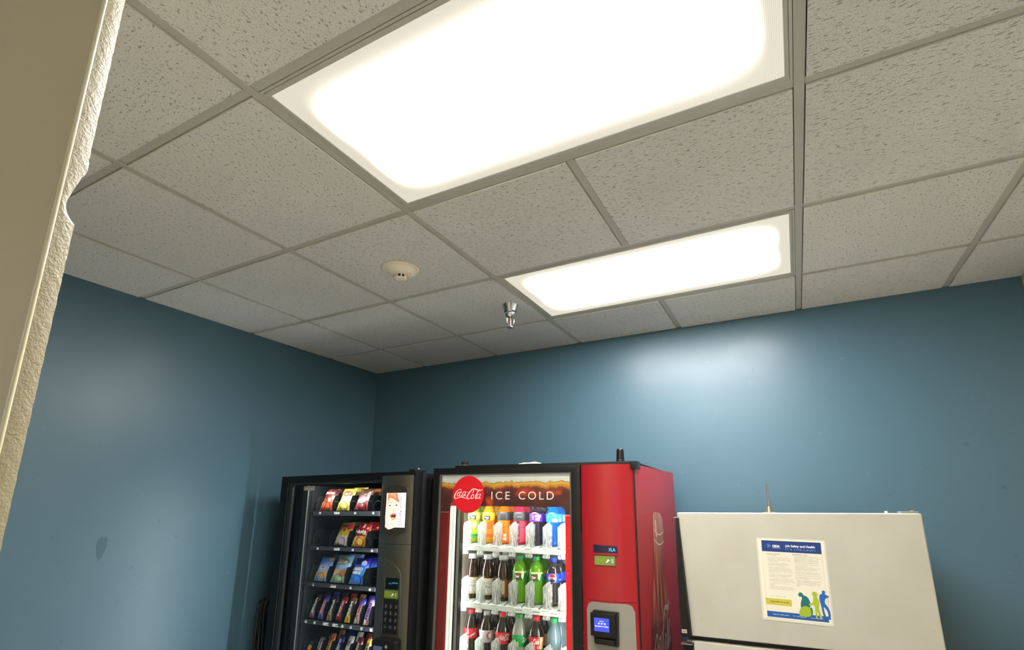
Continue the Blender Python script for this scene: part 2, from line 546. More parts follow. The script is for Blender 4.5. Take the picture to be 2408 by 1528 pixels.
def ceiling_light(label, v0):
    cx, cy = T, (v0 + .5) * T
    t = thing('fluorescent_ceiling_light', label, 'ceiling light', Matrix.Translation((cx, cy, H)), 'recessed fluorescent ceiling lights')
    hx, hy = T - .0135, T / 2 - .0135
    lx, ly = T - .031, T / 2 - .035
    # stepped door frame: four mitred sides, each with a groove
    def side(bm, o, i, z0, z1):
        a, b = o
        c, d = i
        plan_pts = [a, b, d, c]
        plan(bm, plan_pts, z0, z1)
    for q in range(4):
        bm = bmesh.new()
        O = [(-hx, -hy), (hx, -hy), (hx, hy), (-hx, hy)]
        M1 = [(-hx + .007, -hy + .007), (hx - .007, -hy + .007), (hx - .007, hy - .007), (-hx + .007, hy - .007)]
        M2 = [(-hx + .0085, -hy + .0085), (hx - .0085, -hy + .0085), (hx - .0085, hy - .0085), (-hx + .0085, hy - .0085)]
        I = [(-lx, -ly), (lx, -ly), (lx, ly), (-lx, ly)]
        r = (q + 1) % 4
        side(bm, (O[q], O[r]), (M1[q], M1[r]), -.001, .006)
        side(bm, (M1[q], M1[r]), (M2[q], M2[r]), .003, .006)
        side(bm, (M2[q], M2[r]), (I[q], I[r]), -.002, .006)
        obj('frame_side', bm, LFRAME, t, smooth=False)
    obj('lens', B(box, -lx, lx, -ly, ly, .0005, .004), LENS, t, smooth=False)
    bm = bmesh.new()
    box(bm, -hx, hx, -hy, hy, .09, .092)
    for a in (-1, 1):
        box(bm, min(a * hx, a * hx - a * .002), max(a * hx, a * hx - a * .002), -hy, hy, .006, .09)
        box(bm, -hx, hx, min(a * hy, a * hy - a * .002), max(a * hy, a * hy - a * .002), .006, .09)
    obj('housing', bm, WHITE, t, smooth=False)
    for sx_ in (-.52, .52):
        obj('latch', B(box, sx_ - .006, sx_ + .006, -hy + .0095, -hy + .0155, -.0035, -.002), LFRAME, t, smooth=False)
    return t
ceiling_light('long glowing ceiling light nearest the camera, cut by the top of the frame', -1)
ceiling_light('long glowing ceiling light near the blue back wall', 1)

# ------------------------------------------------------------------ smoke detector, sprinkler
DET = mat('ivory_detector_plastic', rgb(222, 212, 192), 0.4)
t = thing('smoke_detector', 'round ivory smoke detector on the ceiling', 'smoke detector', Matrix.Translation((-.312, .341, H + .002)) @ Matrix.Rotation(.6, 4, 'Z'))
obj('base', B(lathe, [(0, 0), (.079, 0), (.080, -.004), (.079, -.013), (.074, -.017), (0, -.017)], 48), DET, t)
obj('cover', B(lathe, [(.070, -.017), (.066, -.019), (.060, -.026), (.052, -.034), (.042, -.038), (.030, -.040), (0, -.040)], 48), DET, t)
obj('sensor_core', B(lathe, [(.020, -.040), (.020, -.054), (0, -.054)], 24), mat('dark_vent', rgb(28, 26, 26), 0.8), t)
for k in range(8):
    a = k * PI / 4 + .2
    bm = B(box, .0205, .0265, -.0022, .0022, -.054, -.038)
    obj('cage_rib', bm, DET, t, rot=(0, 0, a), smooth=False)
obj('cage_cap', B(lathe, [(.0, -.0535), (.0262, -.0535), (.0265, -.056), (.020, -.0595), (0, -.0605)], 32), DET, t)
obj('indicator', B(lathe, [(.002, 0), (.0018, -.0015), (0, -.002)], 10, (.040, -.022, -.0375)), mat('dark_red_led', rgb(90, 30, 26), 0.3), t)
t = thing('fire_sprinkler', 'chrome fire sprinkler head hanging from the ceiling', 'sprinkler', Matrix.Translation((-.092, .934, H + .002)) @ Matrix.Rotation(.5, 4, 'Z'))
obj('escutcheon', B(lathe, [(0, 0), (.045, 0), (.047, -.002), (.046, -.0045), (.042, -.006), (.036, -.024), (.031, -.042), (.026, -.046), (0, -.046)], 40), mat('satin_chrome', rgb(176, 180, 186), 0.22, 1.0), t)
obj('body', B(lathe, [(.026, -.044), (.027, -.050), (.0265, -.060), (.022, -.066), (.014, -.072), (0, -.072)], 12), CHROME, t)
for s_ in (-1, 1):
    bm = bmesh.new()
    tube(bm, [(s_ * .012, 0, -.070), (s_ * .0175, 0, -.080), (s_ * .0185, 0, -.095), (s_ * .014, 0, -.112), (s_ * .004, 0, -.121)], .0032, 8)
    obj('frame_arm', bm, CHROME, t)
bm = bmesh.new()
tube(bm, [(0, 0, -.072), (0, 0, -.082), (0, 0, -.105), (0, 0, -.117)], [.003, .0042, .0042, .003], 10)
obj('glass_bulb', bm, mat('amber_glass_bulb', rgb(150, 104, 84), 0.08, coat=1), t)
bm = bmesh.new()
lathe(bm, [(0, -.119), (.008, -.120), (.0085, -.124), (.004, -.126), (0, -.126)], 16)
lathe(bm, [(0, -.1265), (.017, -.1265), (.0172, -.128), (0, -.128)], 24)
obj('deflector', bm, CHROME, t)

# ------------------------------------------------------------------ drink machine
def pose(x, y, z, yaw, roll, h):
    """frame whose origin is the floor point under the machine's top right front corner: x right, y into the machine, z up"""
    M = Matrix.Rotation(yaw, 4, 'Z') @ Matrix.Rotation(roll, 4, 'Y')
    p = Vector((x, y, z)) - (M.to_3x3() @ Vector((0, 0, h)))
    return Matrix.Translation(p) @ M
DH = 1.84                                  # height of the drink machine
MW_D = pose(.5239, .8454, H - .84, .0267, .0103, DH)
dm = thing('drink_vending_machine', 'red and black drink vending machine with a lit glass front full of bottles', 'vending machine', MW_D)
def D(name, bm, m, parent=dm, **k):
    return obj(name, bm, m, parent, **k)
FZ = .12                                   # lower end of the door
W2 = lambda w: DH + w
LINER = mat('white_liner', rgb(206, 208, 204), 0.45)
LINER_REFLECTION = mat('reflection_taupe_liner', rgb(150, 142, 132), 0.5)  # taupe puts the bottles' reflection into the left wall's colour
# cabinet shell; its right side flares slightly towards the back
SD = Vector((.045, .67)).normalized()
bm = bmesh.new()
plan(bm, [(-.003, .03), (.002, .03), (.045, .67), (.020, .67)], .06, DH)
D('right_side_panel', bm, mat('red_vinyl_side', rgb(172, 30, 44), 0.33, coat=0.25))
D('left_side_panel', B(box, -.977, -.962, .035, .67, .06, DH), RED)
D('back_panel', B(box, -.962, .02, .655, .67, .06, DH), BLACK_MATTE)
D('cabinet_top', B(box, -.962, -.003, .035, .655, DH - .025, DH - .003), BLACK_MATTE)
D('cabinet_base', B(box, -.962, -.003, .03, .655, .06, .16), BLACK_MATTE)
for sx_ in (-.93, -.05):
    for sy_ in (.09, .60):
        D('levelling_foot', B(lathe, [(.018, .06), (.018, .02), (.028, .015), (.028, -.004 - .0103 * sx_ * 0), (0, -.004)], 14, (sx_, sy_, .004 + sx_ * .0103 + .0)), STEEL)
# inside of the cooled cabinet
D('inner_back', B(box, -.905, -.24, .60, .61, .2, DH - .03), LINER)
D('inner_left', B(box, -.915, -.905, .10, .60, .2, DH - .03), LINER_REFLECTION)
D('inner_right', B(box, -.292, -.24, .10, .60, .2, DH - .03), LINER)
D('inner_top', B(box, -.905, -.24, .08, .60, DH - .05, DH - .03), LINER)
# door frame
bm = bmesh.new()
ring(bm, [(-.977, FZ), (-.2262, FZ), (-.2262, DH), (-.977, DH)], [(-.943, FZ + .035), (-.266, FZ + .035), (-.266, W2(-.028)), (-.943, W2(-.028))], .0, .03)
D('door_frame', bm, BLACK, bev=.003)
bm = bmesh.new()
ring(bm, [(-.9425, FZ + .0355), (-.2665, FZ + .0355), (-.2665, W2(-.0285)), (-.9425, W2(-.0285))], [(-.936, FZ + .042), (-.273, FZ + .042), (-.273, W2(-.0345)), (-.936, W2(-.0345))], .004, .026)
D('glass_gasket', bm, mat('grey_gasket', rgb(84, 80, 78), 0.5), smooth=False)
def glass_mat(name, tint, refl=0.10):
    m = bpy.data.materials.new(name); m.use_nodes = True
    t_ = m.node_tree; t_.nodes.clear()
    o = t_.nodes.new('ShaderNodeOutputMaterial'); mx = t_.nodes.new('ShaderNodeMixShader')
    tr = t_.nodes.new('ShaderNodeBsdfTransparent'); gl = t_.nodes.new('ShaderNodeBsdfGlossy')
    fr = t_.nodes.new('ShaderNodeFresnel'); fr.inputs[0].default_value = 1.45
    tr.inputs[0].default_value = tint; gl.inputs['Roughness'].default_value = 0.03
    mul = t_.nodes.new('ShaderNodeMath'); mul.operation = 'MULTIPLY'; mul.inputs[1].default_value = refl / .04 * .4
    t_.links.new(fr.outputs[0], mul.inputs[0]); t_.links.new(mul.outputs[0], mx.inputs[0])
    t_.links.new(tr.outputs[0], mx.inputs[1]); t_.links.new(gl.outputs[0], mx.inputs[2])
    t_.links.new(mx.outputs[0], o.inputs[0])
    return m
PANE = glass_mat('window_glass', (.97, .98, .97, 1), 0.06)
PANE_DARK = glass_mat('smoked_window_glass', (.95, .97, .97, 1), 0.006)
D('window_glass', B(box, -.936, -.273, .012, .016, FZ + .04, W2(-.034)), PANE, smooth=False)
# printed header behind the glass
def header_mat():
    m = mat('iced_cola_print', rgb(80, 30, 30), 0.3)
    g = NT(m)
    v = g.coord()
    s_ = g.n('ShaderNodeSeparateXYZ', ins={0: v})
    n1 = g.noise(g.scale(v, (1, 0, .35)), 24.0, 3.0)
    n2 = g.noise(g.scale(v, (1, 0, 1), (3, 0, 1)), 20.0, 2.0)
    n3 = g.noise(g.scale(v, (1, 0, .8), (7, 0, 2)), 45.0, 3.0)
    h = g.math('MULTIPLY_ADD', g.math('SUBTRACT', n1, 0.5), 0.050, s_.outputs[2])
    h = g.math('MULTIPLY_ADD', g.math('SUBTRACT', n3, 0.5), 0.012, h)
    f = g.n('ShaderNodeMapRange', ins={0: h, 1: W2(-.205), 2: W2(-.034), 3: 0.0, 4: 1.0}).outputs[0]
    base = g.ramp(f, [(0.0, rgb(66, 22, 30)), (0.45, rgb(92, 34, 40)), (0.63, rgb(120, 46, 40)), (0.67, rgb(176, 112, 34)), (0.76, rgb(214, 160, 60)), (0.79, rgb(150, 104, 36)), (0.805, rgb(196, 196, 182)), (1.0, rgb(204, 206, 200))])
    dark = g.ramp(n2, [(0.40, 1.0), (0.62, 0.0)])
    low = g.ramp(f, [(0.55, 1.0), (0.66, 0.0)])
    a = g.mix(g.math('MULTIPLY', g.math('MULTIPLY', dark, low), 0.6), base, rgb(44, 18, 24))
    hot = g.ramp(g.noise(g.scale(v, (1, 0, 1), (1.7, 0, .3)), 16.0, 3.0), [(0.54, 0.0), (0.70, 1.0)])
    a = g.mix(g.math('MULTIPLY', g.math('MULTIPLY', hot, low), 0.85), a, rgb(206, 74, 34))
    g.put(g.b.inputs['Base Color'], a)
    g.put(g.b.inputs['Emission Color'], a)
    g.b.inputs['Emission Strength'].default_value = 0.35
    return m
def arc(cx, cz, r, a0, a1, k=5):
    return [(cx + r * math.cos(math.radians(a0 + (a1 - a0) * i / k)), cz + r * math.sin(math.radians(a0 + (a1 - a0) * i / k))) for i in range(k + 1)]
wt, wlft, wrgt = W2(-.1755), -.892, -.3
pts = [(-.936, W2(-.0345)), (-.273, W2(-.0345)), (-.273, W2(-.209)), (wrgt, W2(-.209))]
pts += arc(wrgt - .02, wt - .02, .02, 0, 90)[0:] + arc(wlft + .02, wt - .02, .02, 90, 180) + [(wlft, W2(-.206)), (-.936, W2(-.206))]
D('header_print', B(prism, pts, .0175, .019), header_mat(), smooth=False)
for word, xa, xb in (('ICE', -.661, -.566), ('COLD', -.522, -.352)):
    D('header_lettering', B(put_text, word, xa, xb, W2(-.1455), W2(-.1105), .0172, spacing=1.35, res=8), mat('cream_lettering', rgb(246, 232, 214), 0.4, emit=.3), smooth=False, fix=False)
D('left_red_strip', B(box, -.936, wlft, .0175, .019, FZ + .042, W2(-.2065)), mat('dark_red_strip', rgb(140, 16, 28), 0.3), smooth=False)
for e_ in ((-.936, wlft, .0165, .0175, W2(-.2065), W2(-.2045)), (wrgt, -.273, .0165, .0175, W2(-.213), W2(-.207))):
    D('strip_edge_line', B(box, *e_), mat('pink_line', rgb(230, 170, 165), 0.4), smooth=False)
def strip_mat():
    m = mat('backlit_red_strip', rgb(214, 0, 22), 0.3)
    g = NT(m)
    n = g.ramp(g.noise(g.scale(g.coord(), (1, 0, .7)), 150.0, 1.0), [(0.66, 0.0), (0.72, 1.0)])
    a = g.mix(g.math('MULTIPLY', n, .6), rgb(222, 0, 22), rgb(255, 120, 120))
    g.put(g.b.inputs['Base Color'], a); g.put(g.b.inputs['Emission Color'], a)
    g.b.inputs['Emission Strength'].default_value = .55
    return m
D('right_red_strip', B(box, wrgt, -.273, .0175, .019, FZ + .042, W2(-.213)), strip_mat(), smooth=False)
# red disc with the script wordmark
bm = bmesh.new()
lathe(bm, [(0, .0115), (.0852, .0115), (.0852, .0095), (0, .0095)], 56)
bmesh.ops.rotate(bm, verts=bm.verts[:], matrix=Matrix.Rotation(PI / 2, 3, 'X'))
for v in bm.verts:
    v.co += Vector((-.7815, .0215, W2(-.1228)))
disc = D('red_disc', bm, mat('red_disc_print', rgb(206, 18, 34), 0.35, emit=.12), smooth=False)
bm = bmesh.new()
lx0, lx1, lz0, lz1 = -.858, -.702, W2(-.1455), W2(-.0965)
script_logo(bm, lambda x, y: (lx0 + x / 835 * (lx1 - lx0), .0096, lz1 - y / 330 * (lz1 - lz0)))
D('script_wordmark', bm, mat('pale_pink_print', rgb(250, 200, 196), 0.4, emit=.15), disc, smooth=False, fix=False)
# lighting column and inner door edge on the left, LED strips
bm = bmesh.new()
for a, b, d in ((-.891, -.884, .030), (-.883, -.878, .034), (-.877, -.866, .030), (-.865, -.860, .036)):
    box(bm, a, b, d, .055, FZ + .05, W2(-.176))
D('inner_light_housing', bm, mat('lit_white_housing', rgb(232, 238, 228), 0.4, emit=.45, ecol=(.93, 1, .93, 1)), smooth=False)
D('door_seal', B(box, -.8595, -.8555, .034, .06, FZ + .05, W2(-.16)), BLACK, smooth=False)
D('aluminium_edge', B(box, -.855, -.842, .040, .07, FZ + .05, W2(-.16)), mat('dull_aluminium', rgb(176, 176, 174), 0.4, 0.6), smooth=False)
D('door_seal', B(box, -.8415, -.8385, .042, .07, FZ + .05, W2(-.16)), BLACK, smooth=False)
LED = mat('led_strip', (1, 1, .97, 1), 0.4, emit=LED_POWER, ecol=(.96, 1.0, .97, 1))
D('led_strip', B(box, -.298, -.288, .055, .072, FZ + .1, W2(-.17)), LED, smooth=False)
D('led_strip', B(box, -.866, -.860, .074, .088, FZ + .1, W2(-.185)), LED, smooth=False)
D('led_strip', B(box, -.83, -.31, .034, .048, W2(-.168), W2(-.158)), LED, smooth=False)
# shelves: tilted tray, front rail with number tags, clear lane gates, rollers
LANES = [-.8365, -.7525, -.6685, -.5840, -.5000, -.4155]
GATES = [-.8420, -.7585, -.6745, -.5905, -.5065, -.4220, -.3500]
RAIL = mat('white_shelf_rail', rgb(214, 220, 212), 0.4)
def clear_mat():
    m = bpy.data.materials.new('clear_ribbed_plastic'); m.use_nodes = True
    g = NT(m); t_ = m.node_tree
    b = t_.nodes['Principled BSDF']
    b.inputs['Base Color'].default_value = rgb(244, 246, 242); b.inputs['Roughness'].default_value = 0.12
    n = g.noise(g.scale(g.coord(), (1, 1, .10)), 240.0, 2.0)
    f = g.ramp(n, [(0.42, 0.05), (0.64, 0.72)])
    tr = t_.nodes.new('ShaderNodeBsdfTransparent'); tr.inputs[0].default_value = (.97, .98, .97, 1)
    tl = t_.nodes.new('ShaderNodeBsdfTranslucent'); tl.inputs[0].default_value = (.95, .96, .94, 1)
    m2 = t_.nodes.new('ShaderNodeMixShader'); m2.inputs[0].default_value = .5
    t_.links.new(b.outputs[0], m2.inputs[1]); t_.links.new(tl.outputs[0], m2.inputs[2])
    mx = t_.nodes.new('ShaderNodeMixShader')
    t_.links.new(f, mx.inputs[0]); t_.links.new(tr.outputs[0], mx.inputs[1]); t_.links.new(m2.outputs[0], mx.inputs[2])
    t_.links.new(mx.outputs[0], t_.nodes['Material Output'].inputs[0])
    return m
CLEAR = clear_mat()
def gate_bm():
    bm = bmesh.new()
    for a, b, d0, d1, z1 in ((-.0185, -.0090, .099, .122, .092), (-.0086, .0000, .096, .124, .101), (.0004, .0088, .095, .125, .107), (.0092, .0185, .099, .122, .098)):
        vs = box(bm, a, b, d0, d1, .004, z1)
        for v in vs[6:8]:
            v.co.z += .006                       # tops slope up to the back
    for z in (.03, .055, .08):
        box(bm, .0185, .0225, .102, .112, z, z + .012)
    return bm
GATE_ME = finish(gate_bm(), 'lane_gate', smooth=False); GATE_ME.materials.append(CLEAR)
def roller_bm():
    bm = bmesh.new()
    for q in (-.0115, -.0040, .0035, .0110):
        b2 = bmesh.new()
        lathe(b2, [(0, -.0026), (.0095, -.0026), (.0105, 0), (.0095, .0026), (0, .0026)], 12)
        bmesh.ops.rotate(b2, verts=b2.verts[:], matrix=Matrix.Rotation(PI / 2, 3, 'Y'))
        bmesh.ops.translate(b2, verts=b2.verts[:], vec=(q, 0, 0))
        me = bpy.data.meshes.new('t'); b2.to_mesh(me); b2.free(); bm.from_mesh(me); bpy.data.meshes.remove(me)
    return bm
ROLL_ME = finish(roller_bm(), 'roller'); ROLL_ME.materials.append(CLEAR)
SHELF_W = [-.357, -.6085, -.862, -1.115]
TAGS = mat('grey_print', rgb(120, 122, 120), 0.6)
for k, w in enumerate(SHELF_W):
    z = W2(w)
    bm = bmesh.new()
    prism(bm, [(0, 0)] * 0 or [(-.866, z - .022), (-.332, z - .022), (-.332, z), (-.866, z)], .085, .093)
    sh = D('shelf', bm, RAIL, bev=.002)
    bm = bmesh.new()
    box(bm, -.866, -.332, .093, .59, z - .012, z - .004)
    for c in LANES:                        # raised chevron plates at the mouth of every lane
        for s_ in (-1, 1):
            a, b = sorted((c + s_ * .003, c + s_ * .037))
            vs = [bm.verts.new(p) for p in ((a, .094, z - .004), (b, .094, z - .004), (b, .15, z + .004), (a, .15, z + .004))]
            top = [bm.verts.new(v.co + Vector((0, 0, .005 if (i in (1, 2)) == (s_ > 0) else .002))) for i, v in enumerate(vs)]
            for i in range(4):
                bm.faces.new((vs[i], vs[(i + 1) % 4], top[(i + 1) % 4], top[i]))
            bm.faces.new(top)
    D('tray', bm, RAIL, sh, smooth=False)
    bm = bmesh.new()
    for i, c in enumerate(LANES):
        put_text(bm, '%d%d' % (k + 1, i), c + .004, c + .012, z - .0185, z - .0125, .0846)
        box(bm, c - .021, c + .012, .0844, .0848, z - .004, z - .0025)
        if k == 1 and i > 2:
            box(bm, c + .018, c + .052, .0844, .0848, z - .012, z - .009)
    D('lane_numbers', bm, TAGS, sh, smooth=False, fix=False)['kind'] = 'stuff'
    for c in GATES:
        obj('lane_gate', GATE_ME, None, sh, (c, 0, z))
        obj('roller', ROLL_ME, None, sh, (c, .097, z - .0315))
# right control panel: convex red front, grey plate, display, note slot, card reader
bm = bmesh.new()
pp = []
K = 10
for i in range(K + 1):
    t_ = i / K
    pp.append((-.2234 + .2214 * t_, .012 - .028 * math.sin(PI * min(1, t_ * 1.02)) ** .8 + .012 * t_))
plan(bm, pp + [(-.002, .03), (-.2234, .03)], W2(-.533), W2(-.001))
D('control_panel', bm, RED)
bm = bmesh.new()
plan(bm, [(x, y + .0005) for x, y in pp] + [(-.002, .03), (-.2234, .03)], FZ, W2(-.5345))
lower = D('lower_panel', bm, RED)
D('door_seam', B(box, -.0026, .0012, .017, .0305, FZ, W2(-.001)), mat('black_seam', rgb(8, 8, 8), .6), smooth=False)
def pfront(x):
    t_ = (x + .2234) / .2214
    return .012 - .028 * math.sin(PI * min(1, max(0, t_ * 1.02))) ** .8 + .012 * t_
def curved_plate(bm, pts, off0, off1):
    """outline on the convex panel, given thickness"""
    def P(x, z, o):
        return (x, pfront(x) - o, z)
    xs0, xs1 = min(p[0] for p in pts), max(p[0] for p in pts)
    n = len(pts)
    # slice in columns between matching top and bottom outline heights
    NX = 22
    def span(x):
        zs = []
        for i in range(n):
            (xa, za), (xb, zb) = pts[i], pts[(i + 1) % n]
            if (xa - x) * (xb - x) <= 0 and abs(xa - xb) > 1e-9:
                zs.append(za + (zb - za) * (x - xa) / (xb - xa))
        return min(zs), max(zs)
    prev = None
    for i in range(NX + 1):
        x = xs0 + (xs1 - xs0) * i / NX
        xx = min(max(x, xs0 + 1e-5), xs1 - 1e-5)
        lo, hi = span(xx)
        cur = [bm.verts.new(P(x, lo, off1)), bm.verts.new(P(x, hi, off1)), bm.verts.new(P(x, hi, off0)), bm.verts.new(P(x, lo, off0))]
        if prev:
            for q in range(4):
                bm.faces.new((prev[q], prev[(q + 1) % 4], cur[(q + 1) % 4], cur[q]))
        else:
            bm.faces.new(cur[::-1])
        prev = cur
    bm.faces.new(prev)
D('grey_plate', B(curved_plate, rrect(-.206, -.016, FZ + .25, W2(-.539), .03, 6), 0.0, .0025), mat('grey_plate_paint', rgb(140, 134, 124), 0.42))
bm = bmesh.new()
bz = [(-.1695, W2(-.351)), (-.0725, W2(-.3515)), (-.0725, W2(-.3265)), (-.1695, W2(-.3215))]
disp = D('display', B(curved_plate, bz, 0.0, .003), mat('dark_blue_display', rgb(10, 12, 52), 0.15, coat=.5))
bm = bmesh.new()
fd = lambda x, z: (x, pfront(x) - .0034, z)
put_text(bm, 'XLA', -.106, -.080, W2(-.345), W2(-.332), 0, fn=fd)
D('lit_digits', bm, mat('cyan_digits', rgb(70, 190, 255), 0.4, emit=.9), disp, smooth=False, fix=False)
D('display_lip', B(curved_plate, [(-.172, W2(-.3585)), (-.071, W2(-.360)), (-.071, W2(-.3525)), (-.172, W2(-.352))], 0.0, .008), RED)
def bill(name, x0, x1, z0, z1, yf, parent, light):
    bm = bmesh.new(); prism(bm, rrect(x0, x1, z0, z1, .004), yf - .003, yf + .02)
    o = obj(name, bm, mat('green_note_slot_%d' % light, rgb(108, 130, 68) if light else rgb(96, 118, 44), 0.3, emit=.1), parent)
    w, h = x1 - x0, z1 - z0
    bm = bmesh.new()
    box(bm, x0 + w * .03, x0 + w * .60, yf - .0036, yf - .003, z0 + h * .22, z0 + h * .80)
    obj('printed_note', bm, mat('olive_note', rgb(122, 142, 40), 0.5), o, smooth=False)
    bm = bmesh.new()
    vs = [bm.verts.new((x0 + w * a, yf - .0040, z0 + h * b)) for a, b in ((.54, .25), (.61, .30), (.74, .52), (.70, .68), (.65, .66))]
    bm.faces.new(vs)
    put_text(bm, 'S', x0 + w * .82, x0 + w * .94, z0 + h * .30, z0 + h * .68, yf - .0040)
    obj('arrow_print', bm, PRINT_WHITE, o, smooth=False, fix=False)
    return o
bill('note_slot', -.164, -.0805, W2(-.399), W2(-.3635), pfront(-.12) - .001, dm, 1)
# card reader on the grey plate
yp = pfront(-.12) - .0025
bm = bmesh.new()
prism(bm, [(-.172, W2(-.566)), (-.073, W2(-.568)), (-.076, W2(-.690)), (-.168, W2(-.684)), (-.168, W2(-.662)), (-.177, W2(-.655))], yp - .018, yp + .01)
reader = D('card_reader', bm, BLACK, bev=.004)
bm = bmesh.new()
box(bm, -.177, -.080, yp - .034, yp - .017, W2(-.655), W2(-.572))
obj('reader_bezel', bm, BLACK, reader, bev=.004)
bm = bmesh.new()
box(bm, -.160, -.084, yp - .030, yp - .017, W2(-.684), W2(-.664))
obj('card_slot', bm, mat('black_slot', rgb(10, 10, 11), 0.25), reader, bev=.003)
bm = B(box, -.161, -.102, yp - .0352, yp - .034, W2(-.6365), W2(-.589))
obj('reader_screen', bm, mat('blue_screen', rgb(56, 70, 214), 0.3, emit=.75), reader, smooth=False)
bm = bmesh.new()
put_text(bm, 'Ready', -.139, -.123, W2(-.6030), W2(-.5975), yp - .0356)
put_text(bm, 'Tap Insert or Swipe', -.159, -.104, W2(-.6215), W2(-.6155), yp - .0356, bold=.03)
for x in (-.142, -.131, -.119):
    vs = [bm.verts.new((x + a, yp - .0356, W2(-.609) + b)) for a, b in ((-.004, .003), (.004, .003), (.0015, -.003), (-.001, -.003))]
    bm.faces.new(vs)
obj('screen_text', bm, mat('screen_white', rgb(225, 228, 255), 0.4, emit=.8), reader, smooth=False, fix=False)
# top: dark cap strip, hinge bracket
D('top_cap', B(box, -.866, -.002, .02, .64, DH - .003, W2(.0125)), BLACK_MATTE, bev=.002)
bm = bmesh.new()
box(bm, -.012, .0135, .010, .085, W2(-.020), W2(.012))
D('hinge_bracket', bm, BLACK, bev=.003)
# printed bottle on the right side panel
def sideP(s_, z, o=.0012):
    q = Vector((.002, .03)) + SD * (s_ - .03) + Vector((SD.y, -SD.x)) * o
    return (q.x, q.y, z)
def bottle_print_mat():
    m = mat('brown_bottle_print', rgb(92, 44, 34), 0.4)
    g = NT(m)
    v = g.coord()
    n = g.noise(g.scale(v, (60, 60, 4)), 1.0, 3.0)
    n2 = g.noise(g.scale(v, (30, 30, 9), (2, 1, 0)), 1.0, 4.0)
    a = g.ramp(n, [(0.28, rgb(58, 24, 28)), (0.42, rgb(118, 56, 46)), (0.58, rgb(164, 92, 70)), (0.74, rgb(214, 160, 132))])
    s_ = g.n('ShaderNodeSeparateXYZ', ins={0: v}).outputs[2]
    f = g.n('ShaderNodeMapRange', ins={0: s_, 1: W2(-.66), 2: W2(-.2), 3: 0.0, 4: 1.0}).outputs[0]
    a = g.mix(g.ramp(f, [(0.0, .75), (0.12, .0), (0.55, 0.0), (0.75, .35), (1.0, .6)]), a, g.mix(f, rgb(60, 28, 40), rgb(214, 172, 152)))
    a = g.mix(g.ramp(n2, [(0.55, 0.0), (0.7, .5)]), a, rgb(150, 78, 56))
    g.put(g.b.inputs['Base Color'], a)
    return m
left = [(.268, -.200), (.256, -.212), (.254, -.267), (.250, -.30), (.247, -.33), (.240, -.40), (.226, -.45), (.208, -.51), (.190, -.57), (.175, -.62), (.160, -.70), (.150, -.78), (.150, -1.0)]
right = [(.398, -.200 - .012), (.413, -.225), (.420, -.272), (.414, -.30), (.408, -.34), (.404, -.40), (.410, -.46), (.424, -.53), (.437, -.59), (.452, -.66), (.462, -.74), (.466, -.80), (.466, -1.0)]
bm = bmesh.new()
prev = None
for (a, wa), (b, wb_) in zip(left, right):
    cur = [bm.verts.new(sideP(a + (b - a) * i / 6, W2(wa + (wb_ - wa) * i / 6) + (.010 if wa > -.205 and 0 < i < 6 else 0))) for i in range(7)]
    if prev:
        for i in range(6):
            bm.faces.new((prev[i], cur[i], cur[i + 1], prev[i + 1]))
    prev = cur
bp = D('bottle_print', bm, bottle_print_mat(), fix=False)
bm = bmesh.new()
for wa in (-.262, -.304):
    for i in range(8):
        a, b = .256 + .020 * i, .256 + .020 * (i + 1)
        z = lambda s_: W2(wa - .10 * (s_ - .26) - .02 * math.sin((s_ - .256) / .16 * PI))
        vs = [bm.verts.new(sideP(a, z(a), .0018)), bm.verts.new(sideP(b, z(b), .0018)), bm.verts.new(sideP(b, z(b) - .005, .0018)), bm.verts.new(sideP(a, z(a) - .005, .0018))]
        bm.faces.new(vs)
vs = [bm.verts.new(sideP(a, W2(b), .0018)) for a, b in ((.285, -.228), (.298, -.226), (.303, -.30), (.292, -.30))]
bm.faces.new(vs)
obj('neck_highlight', bm, mat('pale_tan_print', rgb(232, 204, 186), 0.4), bp, smooth=False, fix=False)
bm = bmesh.new()
# outlined script across the printed bottle, running up its front
script_logo(bm, lambda x, y: sideP(.165 + x * .00036 + 0.0, W2(-.90) + x * .00019 + (330 - y) * .00058, .002), k=4)
obj('script_outline', bm, mat('grey_pink_print', rgb(170, 150, 150), 0.5), bp, smooth=False, fix=False)

# ------------------------------------------------------------------ things on top of the drink machine
def on_dm(u, n, w):
    return MW_D @ Matrix.Translation((u, n, W2(w)))
t = thing('antenna', 'stubby black antenna standing on top of the red drink machine', 'antenna', on_dm(-.060, .045, .0125))
obj('base', B(lathe, [(.0175, 0), (.0175, .006), (.0165, .008), (0, .008)], 20), BLACK, t)
obj('whip', B(lathe, [(.0165, .007), (.0150, .045), (.0145, .050), (.0120, .0535), (0, .0540)], 20), BLACK, t)
obj('tip_plate', B(lathe, [(.0085, .0538), (.0085, .0546), (0, .0546)], 14), STEEL, t)
t = thing('lock_knob', 'small round dark knob on the left end of the drink machine top', 'knob', on_dm(-.826, .045, .0125))
obj('stem', B(lathe, [(.012, 0), (.012, .008), (0, .008)], 16), STEEL, t)
obj('cap', B(lathe, [(.0155, .006), (.017, .009), (.0165, .019), (.014, .021), (0, .021)], 18), mat('dark_bronze', rgb(62, 60, 58), 0.35, .8), t)
bm = bmesh.new()
gp = []
for i in range(9):
    row = []
    for j in range(5):
        x = -.052 + .104 * i / 8; y = .06 * j / 4
        row.append(bm.verts.new((x, y, .0004 + .0105 * min(1.0, y / .030) * (1 - (x / .054) ** 4) * (.82 + .18 * math.sin(i * 1.3 + .4 * j)))))
    gp.append(row)
for a, b in zip(gp, gp[1:]):
    for j in range(4):
        bm.faces.new((a[j], b[j], b[j + 1], a[j + 1]))
